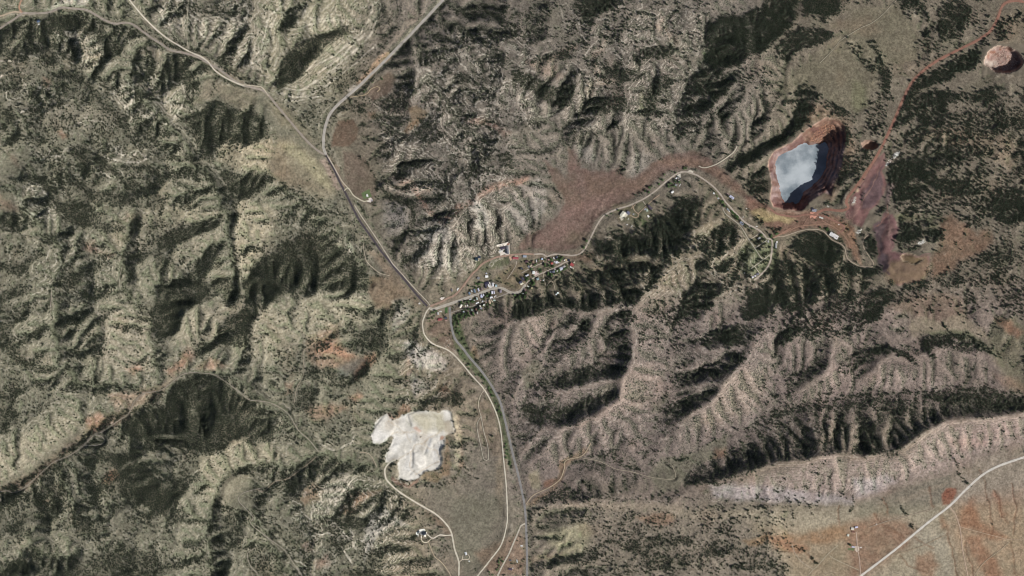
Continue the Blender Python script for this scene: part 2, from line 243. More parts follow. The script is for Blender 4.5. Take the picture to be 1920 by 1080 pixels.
# ---------------------------------------------------------------- woodland stands: "density points"
STANDS = '''
.85 82,35 110,22 140,30 175,42 200,60 217,82 212,118 195,100 175,67 140,54 108,56 82,62 72,50
.7 0,60 32,47 70,52 75,75 60,80 35,77 12,82 0,80
.65 70,82 100,90 120,118 110,132 82,120 70,105 50,102 0,110 -30,100 0,85 25,90 50,92
.7 90,142 125,130 140,140 160,137 175,160 195,180 215,207 240,215 250,237 250,270 235,250 207,217 185,195 162,160 140,150 100,150
.85 302,120 322,117 350,125 375,150 380,165 365,195 345,200 350,172 345,157 322,152 295,147
.85 255,172 280,172 307,190 315,197 290,192 270,187 270,207 255,205 250,190
.92 335,222 375,210 397,185 425,195 445,207 462,205 480,212 505,235 505,262 480,275 450,270 370,275 372,250 345,232
.65 250,207 275,220 295,240 290,255 312,275 350,300 330,310 290,290 252,275
.6 0,200 30,207 32,225 15,235 0,225
.65 50,212 70,195 80,197 75,220 62,222
.6 45,230 75,232 110,240 102,248 62,240
.6 140,230 165,222 200,230 205,240 175,228 155,230 142,245
.85 400,115 425,90 445,75 447,100 432,122 415,122
.6 287,7 375,5 390,20 425,27 445,12 457,22 425,40 390,28 357,28 300,15
.88 535,20 555,15 562,50 537,65 522,57
.96 517,152 530,105 562,82 605,62 640,50 657,47 652,62 637,72 612,85 605,105 585,117 577,130 562,147 530,165 520,167
.6 870,7 905,12 960,47 955,62 910,30 870,30
.6 885,55 930,87 955,120 950,140 935,120 890,75 855,57
.65 835,135 870,155 917,180 960,207 960,197 905,162 855,130
.6 567,212 585,210 590,225 580,230 562,220
.45 710,187 755,175 767,190 760,215 730,212 710,202
.45 780,225 805,217 817,240 792,265 767,265
.6 870,232 905,232 902,242 872,242
.93 1067,12 1090,-5 1160,-5 1140,20 1115,37 1095,42 1080,28
.5 960,20 990,27 1030,42 1020,50 960,32
.75 1002,107 1035,100 1077,85 1082,100 1070,115 1040,110 1005,120 990,122
.93 960,120 985,140 1010,147 1042,165 1072,150 1080,162 1070,200 1052,205 1022,190 992,170 960,155
.8 1110,105 1135,125 1185,130 1210,145 1185,160 1152,152 1130,132 1115,122
.6 1132,70 1155,50 1177,30 1185,50 1180,60 1160,65 1152,82 1135,80
.85 1205,95 1235,87 1260,87 1280,90 1270,102 1242,110 1210,115 1190,125 1182,105
.85 1210,172 1230,147 1260,140 1255,162 1235,182 1225,207 1220,240 1207,220 1207,185
.88 1102,197 1135,182 1172,182 1185,197 1177,212 1142,215 1120,225 1105,207
.94 1330,50 1350,32 1385,32 1415,17 1440,0 1480,-10 1500,0 1485,50 1470,65 1440,88 1422,105 1405,95 1385,130 1370,105 1350,125 1370,155 1345,145 1325,125 1322,70
.72 1317,127 1350,120 1372,150 1365,180 1345,185 1305,175 1287,175 1292,155
.62 1285,185 1320,185 1350,207 1385,200 1375,220 1345,225 1315,220 1272,225 1280,200
.5 1265,240 1310,232 1340,227 1325,245 1292,260 1260,265
.5 1062,240 1100,240 1130,252 1120,270 1060,275
.85 1502,-5 1575,-5 1570,32 1540,40 1522,32 1502,25
.82 1465,75 1502,52 1550,60 1570,72 1560,77 1522,92 1487,100 1482,120 1455,115 1450,92
.8 1680,-5 1717,-5 1742,32 1740,45 1717,25 1682,10
.78 1755,20 1790,2 1822,15 1820,40 1790,77 1762,82 1755,50
.6 1580,80 1595,82 1615,110 1635,120 1645,140 1630,140 1612,120 1592,95
.8 1627,75 1640,80 1652,105 1660,125 1672,140 1665,190 1655,190 1650,155 1640,107 1625,82
.88 1705,165 1720,145 1760,127 1797,105 1830,95 1838,100 1832,117 1825,135 1790,140 1772,155 1752,160 1722,175 1712,190 1697,205 1690,200
.82 1690,200 1722,180 1765,170 1810,180 1855,167 1870,185 1850,200 1810,190 1777,190 1775,215 1740,225 1705,225 1680,250 1672,240
.6 1705,230 1790,212 1840,207 1877,200 1890,225 1865,250 1815,270 1690,270
.7 1865,45 1890,32 1915,22 1910,35 1887,50 1882,75 1865,82 1860,70
.92 1495,195 1510,185 1515,215 1500,247 1485,260 1482,240
.6 1475,175 1502,160 1527,162 1540,182 1530,190 1490,185
.5 1725,57 1740,57 1750,82 1765,87 1762,105 1735,105 1725,82
.88 37,337 65,325 85,330 107,355 120,382 140,375 175,382 195,420 235,425 235,437 195,440 175,430 140,425 122,410 107,387 82,352 67,340
.78 115,315 140,330 170,352 200,377 190,390 160,360 130,347 110,327
.85 135,275 170,280 195,297 225,317 240,342 265,350 245,362 225,342 210,325 190,315 155,302 137,290
.75 175,365 205,365 225,360 262,370 265,390 235,390 210,385 185,375
.75 230,307 270,310 285,305 300,325 325,332 365,352 360,360 325,345 295,327 265,320 235,317
.85 350,285 370,290 390,320 405,342 397,345 375,327 352,302
.6 370,270 410,270 440,285 415,300 390,307 375,292
.93 405,327 430,320 465,330 490,325 500,345 495,360 465,377 430,375 412,360 425,345
.78 300,380 320,362 325,370 307,400 305,430 297,420
.96 292,462 302,442 332,430 390,415 422,412 410,422 380,440 350,452 325,462 300,470
.82 355,510 375,485 400,467 425,457 420,475 395,502 370,525 355,522
.92 300,530 350,520 390,527 435,520 440,540 422,547 375,575 337,582 340,605 325,627 295,642 287,615 282,585 297,562
.75 292,477 325,477 327,490 310,520 295,505
.8 235,472 290,472 287,482 250,490 237,485
.78 140,505 175,497 200,502 160,515 150,535 117,540 120,520
.82 -20,490 37,497 62,477 80,477 75,490 50,495 60,517 45,520 0,507
.6 0,425 40,427 45,435 15,435 0,432
.7 85,440 110,435 110,455 97,462 80,457
.97 465,520 480,495 512,472 525,455 555,445 585,430 615,442 640,470 662,475 680,502 690,525 690,545 640,548 590,542 560,530 540,538 520,555 470,560 455,540
.55 540,410 562,415 585,410 615,417 630,422 640,442 625,460 600,440 575,430 550,417
.6 557,370 580,367 590,390 620,395 630,412 600,405 580,397
.82 715,347 730,360 755,370 780,372 790,365 800,360 775,377 782,410 772,430 752,450 740,477 730,465 745,445 765,425 770,395 750,375 720,370
.65 742,312 780,300 800,300 790,312 755,320
.5 812,345 830,352 835,380 815,400 805,390 815,370
.5 865,312 905,310 900,335 875,345 870,330
.82 935,285 965,285 965,320 935,310
.62 750,470 770,477 792,465 812,465 790,480 755,495
.5 855,390 880,390 885,410 865,425 855,410
.85 1117,445 1135,455 1167,440 1210,430 1217,417 1255,397 1277,370 1322,377 1302,400 1305,420 1280,440 1282,455 1257,467 1232,465 1210,470 1175,480 1120,477
.88 1330,430 1370,420 1382,440 1355,450 1340,450
.92 1382,290 1420,277 1440,280 1420,302 1400,310 1380,305
.65 1385,342 1405,325 1425,322 1440,345 1437,375 1422,380 1405,365 1390,350
.65 1305,495 1325,475 1335,487 1330,507 1310,520 1290,545 1330,545 1320,530
.72 1155,510 1185,495 1212,495 1215,510 1195,520 1200,540 1167,540 1115,520 1100,510
.5 1015,307 1025,320 1042,355 1057,375 1045,370 1030,340
.5 970,440 997,415 1022,420 1010,430 975,445
.5 1160,302 1172,307 1175,335 1165,325
.55 1020,515 1100,510 1160,515 1135,540 1025,540
.94 1660,325 1675,302 1702,297 1740,320 1760,335 1795,340 1825,347 1840,360 1825,370 1790,370 1755,357 1735,345 1715,335 1702,345 1722,362 1717,380 1695,375 1680,390 1672,370 1677,347 1665,342
.6 1707,295 1740,270 1850,270 1865,290 1815,302 1795,312 1752,320
.88 1845,370 1890,352 1920,357 1960,400 1920,410 1890,425 1860,410 1845,387
.6 1825,317 1850,307 1860,320 1840,335 1825,330
.7 1637,405 1650,390 1665,380 1667,390 1655,400 1640,410
.88 1675,455 1690,420 1715,420 1727,435 1722,450 1692,460
.78 1735,435 1752,425 1772,440 1765,452 1740,455
.5 1735,370 1777,370 1765,405 1735,410
.6 1800,407 1835,407 1842,420 1815,432
.65 1825,482 1855,467 1895,470 1915,482 1880,507 1830,500
.94 1477,460 1495,442 1522,432 1545,435 1580,462 1580,482 1560,500 1522,490 1497,477
.72 1450,495 1472,485 1502,500 1490,520 1465,540 1440,540
.92 1565,490 1585,487 1610,502 1640,502 1650,510 1630,520 1580,515
.65 1502,502 1565,495 1580,520 1540,540 1497,532
.88 1617,450 1632,440 1647,475 1640,490 1625,477
.55 1578,300 1602,285 1615,307 1595,342 1566,350 1572,332
.7 1690,530 1720,522 1740,527 1725,545 1690,545
.5 1770,507 1800,507 1815,540 1760,540
.8 0,547 20,545 50,540 70,545 45,555 15,565 0,567
.82 15,610 45,585 62,577 57,590 40,605 25,615
.82 30,645 50,632 80,607 102,612 82,625 62,637 37,650
.82 0,615 15,617 30,640 42,665 70,675 100,685 95,700 62,697 32,680 15,660 0,650
.88 -10,745 30,732 62,720 55,737 30,752 0,750
.82 0,762 25,762 42,777 25,795 15,815 0,815
.82 120,685 165,680 165,695 120,697
.75 155,715 185,705 207,725 190,725 160,720
.78 172,602 205,585 210,597 190,610 175,610
.8 162,625 185,625 205,635 197,670 180,680 165,652
.92 402,630 425,597 455,582 475,577 478,615 470,645 445,655 412,645
.92 317,740 327,715 360,700 400,702 425,720 460,747 480,757 510,780 520,800 510,830 480,835 440,825 420,850 370,855 350,840 290,830 240,820 225,810 240,790 270,770 297,762 310,755
.75 160,560 190,545 205,550 175,567 155,575
.7 220,715 252,720 247,727 225,720
.85 480,540 545,540 530,562 505,567 487,555
.7 547,545 567,545 570,557 555,565 546,555
.72 642,610 660,602 670,622 685,615 717,610 730,635 735,660 752,670 745,685 727,675 720,657 700,660 675,657 655,655 652,640 665,630
.7 707,585 730,572 752,562 750,572 722,585 720,595 697,597
.6 587,687 630,687 640,710 670,720 655,730 605,722 575,710
.6 560,735 587,747 605,765 595,790 575,780 555,760
.7 505,715 525,715 522,725 505,725
.7 757,635 777,620 795,635 787,645 767,642
.78 772,752 822,747 855,735 875,745 865,765 835,755 792,760
.55 480,765 530,770 555,790 555,815 480,815
.85 960,577 985,557 1055,555 1100,560 1125,572 1102,585 1060,580 1010,595 960,600
.92 1165,540 1210,540 1192,570 1172,575 1167,555
.6 1110,545 1165,545 1170,565 1120,565
.78 1152,587 1172,580 1197,590 1180,612 1160,602
.7 1057,592 1080,587 1105,602 1110,625 1085,612 1065,605
.75 1042,657 1080,650 1110,630 1100,650 1080,662 1047,662
.6 1110,612 1150,615 1175,632 1185,660 1165,660 1140,650 1115,630
.72 1035,715 1060,702 1100,687 1115,700 1100,712 1065,725 1035,730
.7 1005,745 1042,732 1042,747 1015,752
.85 965,760 997,762 1030,775 1072,762 1110,745 1120,752 1080,772 1035,782 992,777
.75 1260,590 1285,545 1350,540 1355,555 1315,565 1310,590 1280,600 1262,610
.94 1385,585 1410,545 1440,540 1475,540 1460,560 1440,580 1415,600 1395,600
.82 1330,627 1360,615 1390,605 1400,622 1390,640 1365,657 1350,645
.6 1255,705 1280,695 1330,687 1345,690 1315,702 1280,715 1260,720
.75 1235,772 1260,757 1285,745 1315,747 1285,765 1255,777
.55 1360,660 1397,660 1395,685 1365,690
.35 1205,560 1270,555 1260,630 1220,660 1190,650 1205,590
.95 1440,540 1472,540 1485,560 1465,567 1440,577
.7 1487,555 1522,552 1520,577 1495,580
.88 1615,580 1630,547 1660,540 1680,555 1660,575 1645,602 1615,610
.62 1540,562 1580,555 1615,585 1620,622 1580,625 1570,605 1540,587
.78 1460,645 1470,612 1490,600 1510,610 1545,597 1560,620 1525,640 1490,630 1472,652
.88 1605,665 1635,650 1670,647 1700,662 1727,685 1705,680 1675,660 1640,665 1610,685 1600,695 1600,675
.88 1725,637 1742,627 1752,670 1740,672
.6 1735,627 1755,627 1810,647 1820,662 1790,660 1765,652 1750,645
.78 1790,627 1815,627 1850,647 1880,672 1865,670 1830,650 1800,635
.6 1772,677 1830,685 1850,695 1815,687 1775,685
.68 1440,772 1515,760 1580,755 1605,747 1665,747 1710,752 1710,765 1690,790 1665,765 1615,765 1580,770 1540,765 1497,777 1440,790
.82 1715,735 1765,740 1807,727 1845,725 1890,737 1920,747 1960,780 1920,772 1865,765 1815,755 1765,760
.5 1570,675 1600,690 1590,705 1567,700
.7 1612,780 1640,790 1640,830 1612,835
.7 1570,770 1582,770 1585,800 1575,815 1570,800
.6 1810,547 1830,565 1825,602 1850,620 1830,610 1815,585
.5 1877,552 1915,545 1920,590 1895,590 1875,570
.9 150,855 175,845 225,850 255,855 280,875 295,897 320,895 355,892 375,885 380,897 355,915 337,940 365,980 325,982 295,960 260,940 230,935 220,910 222,890 207,865 175,860
.88 67,960 95,950 107,937 122,945 125,960 105,972 95,990 80,985 82,970
.82 10,990 30,982 60,990 65,1005 40,1012 15,1000
.68 125,945 175,950 160,965 175,985 200,1000 180,1010 150,990 145,965
.88 -20,1055 45,1045 60,1060 55,1085 30,1110 -20,1110
.58 60,1050 100,1035 130,1050 175,1070 175,1085 65,1085
.7 80,1015 107,1022 107,1035 90,1035
.72 175,1010 225,1015 262,1025 300,1050 320,1085 220,1085 195,1050
.62 355,1012 380,1015 390,1040 410,1070 425,1085 390,1085 355,1040
.5 90,895 120,890 150,892 175,892 160,905 130,910 105,910 85,920 70,927
.5 412,985 450,965 475,970 462,997 445,1010 410,1010
.88 575,875 590,865 620,872 655,872 680,867 665,880 640,887 615,890 590,885
.72 547,892 575,892 562,917 550,935 532,942 535,922
.88 627,972 655,967 687,972 695,982 670,992 645,990 630,982
.82 677,952 705,935 725,927 730,932 705,947 685,957
.72 735,952 762,955 780,972 770,980 745,970 730,950
.72 620,1002 640,1005 650,1025 645,1047 630,1040 617,1035
.82 710,1032 745,1020 772,1025 760,1035 730,1040 700,1047
.6 757,1060 780,1042 805,1050 815,1062 790,1070 755,1080
.82 660,1072 695,1065 720,1075 720,1095 660,1095
.72 720,842 735,827 727,855 712,875 710,855
.5 792,910 830,902 855,902 830,912 795,917
.58 480,1035 505,1032 527,1047 540,1070 505,1080 480,1075
.6 695,1047 720,1050 735,1062 715,1070 697,1060
.5 995,952 1045,952 1042,970 1005,970
.6 1172,960 1200,960 1185,980 1167,985
.35 1110,980 1175,985 1210,980 1235,1000 1197,1007 1140,1010
.68 1005,1055 1060,1050 1095,1032 1140,1010 1185,1010 1255,1000 1295,1005 1310,1022 1270,1025 1220,1030 1225,1047 1185,1035 1150,1022 1120,1035 1120,1055 1070,1060 1035,1065 1005,1060
.5 1035,1070 1110,1065 1150,1050 1175,1060 1185,1085 1040,1085
.68 1190,1050 1235,1035 1280,1042 1310,1035 1300,1060 1260,1070 1210,1070
.75 1325,1015 1350,1010 1350,1025 1385,1020 1395,1025 1360,1042 1335,1047 1315,1040
.7 1360,1057 1410,1050 1440,1047 1480,1060 1470,1075 1395,1070 1360,1062
.6 1095,857 1130,852 1140,842 1175,867 1225,885 1200,885 1165,875 1130,860
.6 1167,817 1190,825 1197,847 1225,862 1255,870 1265,885 1250,875 1210,860 1192,840
.5 992,945 1030,925 1060,915 1110,925 1185,932 1180,937 1085,937 1010,947
.5 1280,905 1305,887 1350,892 1385,872 1375,842 1420,835 1440,855 1435,872 1410,892 1350,915 1320,910
.6 1440,820 1452,822 1472,855 1485,865 1465,860
.65 1497,822 1522,822 1547,832 1515,837 1500,845
.72 1612,810 1620,825 1640,840 1665,845 1685,830 1697,835 1680,855 1645,857 1620,852 1612,835
.7 1440,1040 1455,1050 1482,1070 1465,1075 1440,1075
'''
# open woods and scattered trees over wider ground
OPEN = '''
.34 -160,-160 700,-160 700,260 610,300 760,560 900,900 860,1240 -160,1240
.12 480,30 640,0 740,0 620,170 540,190
.34 420,265 505,265 500,325 430,320
.46 440,365 520,390 500,470 455,530 440,500
.44 200,520 290,560 290,720 130,700 100,560
.34 480,560 690,550 700,600 560,640 480,640
.34 340,580 480,570 560,660 430,700 340,690
.46 -160,880 120,870 300,840 480,850 520,1000 480,1240 -160,1240
.36 380,840 480,820 560,860 440,960 380,960
.42 560,640 780,640 760,780 560,780
.42 0,260 420,260 440,540 0,540
.24 620,500 720,560 690,590 620,570
.42 1060,-40 1340,-40 1340,240 1220,260 1060,220
.46 1300,60 1470,60 1450,240 1440,330 1380,330 1260,260
.5 1440,280 1450,180 1600,190 1650,170 1660,320 1600,400 1590,280
.46 1660,260 1920,170 1980,420 1700,420
.46 1420,470 1620,540 1640,640 1420,640
.42 1120,450 1440,440 1440,600 1120,570
.2 1640,540 1940,530 1940,600 1840,600 1640,600
.15 880,590 1440,560 1600,760 1000,900
.08 1440,780 1920,760 1920,830 1440,930
.22 980,950 1440,930 1620,950 1480,1080 980,1080
.22 700,20 1060,0 1060,280 960,480 740,500 700,260
.34 1740,480 1960,430 1960,540 1740,540
.4 1500,-20 1700,-20 1700,30 1560,50
.3 1720,60 1880,20 1860,80 1720,130
'''
# open ground with hardly a tree
BARE = '''
.85 365,195 385,150 400,148 440,165 478,172 520,175 560,230 600,280 640,380 600,375 560,355 530,345 505,320 500,295 520,270 510,240 470,195 440,205
.8 262,87 280,87 315,105 300,112 265,100
1 622,250 635,225 665,222 673,240 690,300 705,330 708,365 700,380 660,365 645,320 620,272
1 700,160 730,135 742,145 735,175 700,185 688,178
.9 765,205 785,198 805,207 795,222 770,250 757,252 768,225
1 1018,300 1060,330 1068,275 1090,315 1140,322 1175,335 1225,305 1300,285 1345,310 1440,390 1425,392 1360,345 1300,312 1250,320 1180,375 1110,425 1080,468 1000,465 965,468 1015,428 1060,380
.9 1460,160 1490,130 1560,90 1600,100 1620,150 1625,205 1600,220 1560,190 1540,180 1500,160
.9 1560,35 1620,10 1690,20 1715,70 1720,115 1690,125 1665,120 1640,80 1600,70 1570,60
.9 1770,150 1800,140 1835,140 1845,160 1800,172 1775,168
.8 1745,440 1780,400 1800,415 1830,440 1860,440 1850,475 1800,490 1780,510 1750,520 1740,490
.85 1705,600 1760,605 1815,600 1860,640 1880,680 1920,715 1920,735 1860,710 1830,630 1740,625 1710,630
1 700,520 740,525 760,555 745,575 700,575 690,545
1 690,470 720,480 760,540 740,530 700,500
1 450,960 480,950 470,900 430,890 410,930
.9 800,920 900,900 950,960 940,1010 880,1080 830,1080 850,1000 800,950
.8 1000,985 1060,980 1100,985 1110,1015 1060,1040 1000,1045
.95 1480,960 1940,850 1940,1240 1480,1240
.9 1000,890 1060,870 1080,890 1010,920
.9 1200,880 1290,880 1280,920 1230,925 1210,900
.9 1330,830 1370,820 1360,850 1330,860
.9 0,905 60,870 110,830 150,800 150,820 100,860 40,900 0,920
.9 0,300 40,280 60,290 40,330 0,340
.9 0,360 30,370 40,400 0,400
.9 635,670 690,670 680,690 660,705 640,700
.8 550,20 620,10 640,35 590,45 565,40
'''
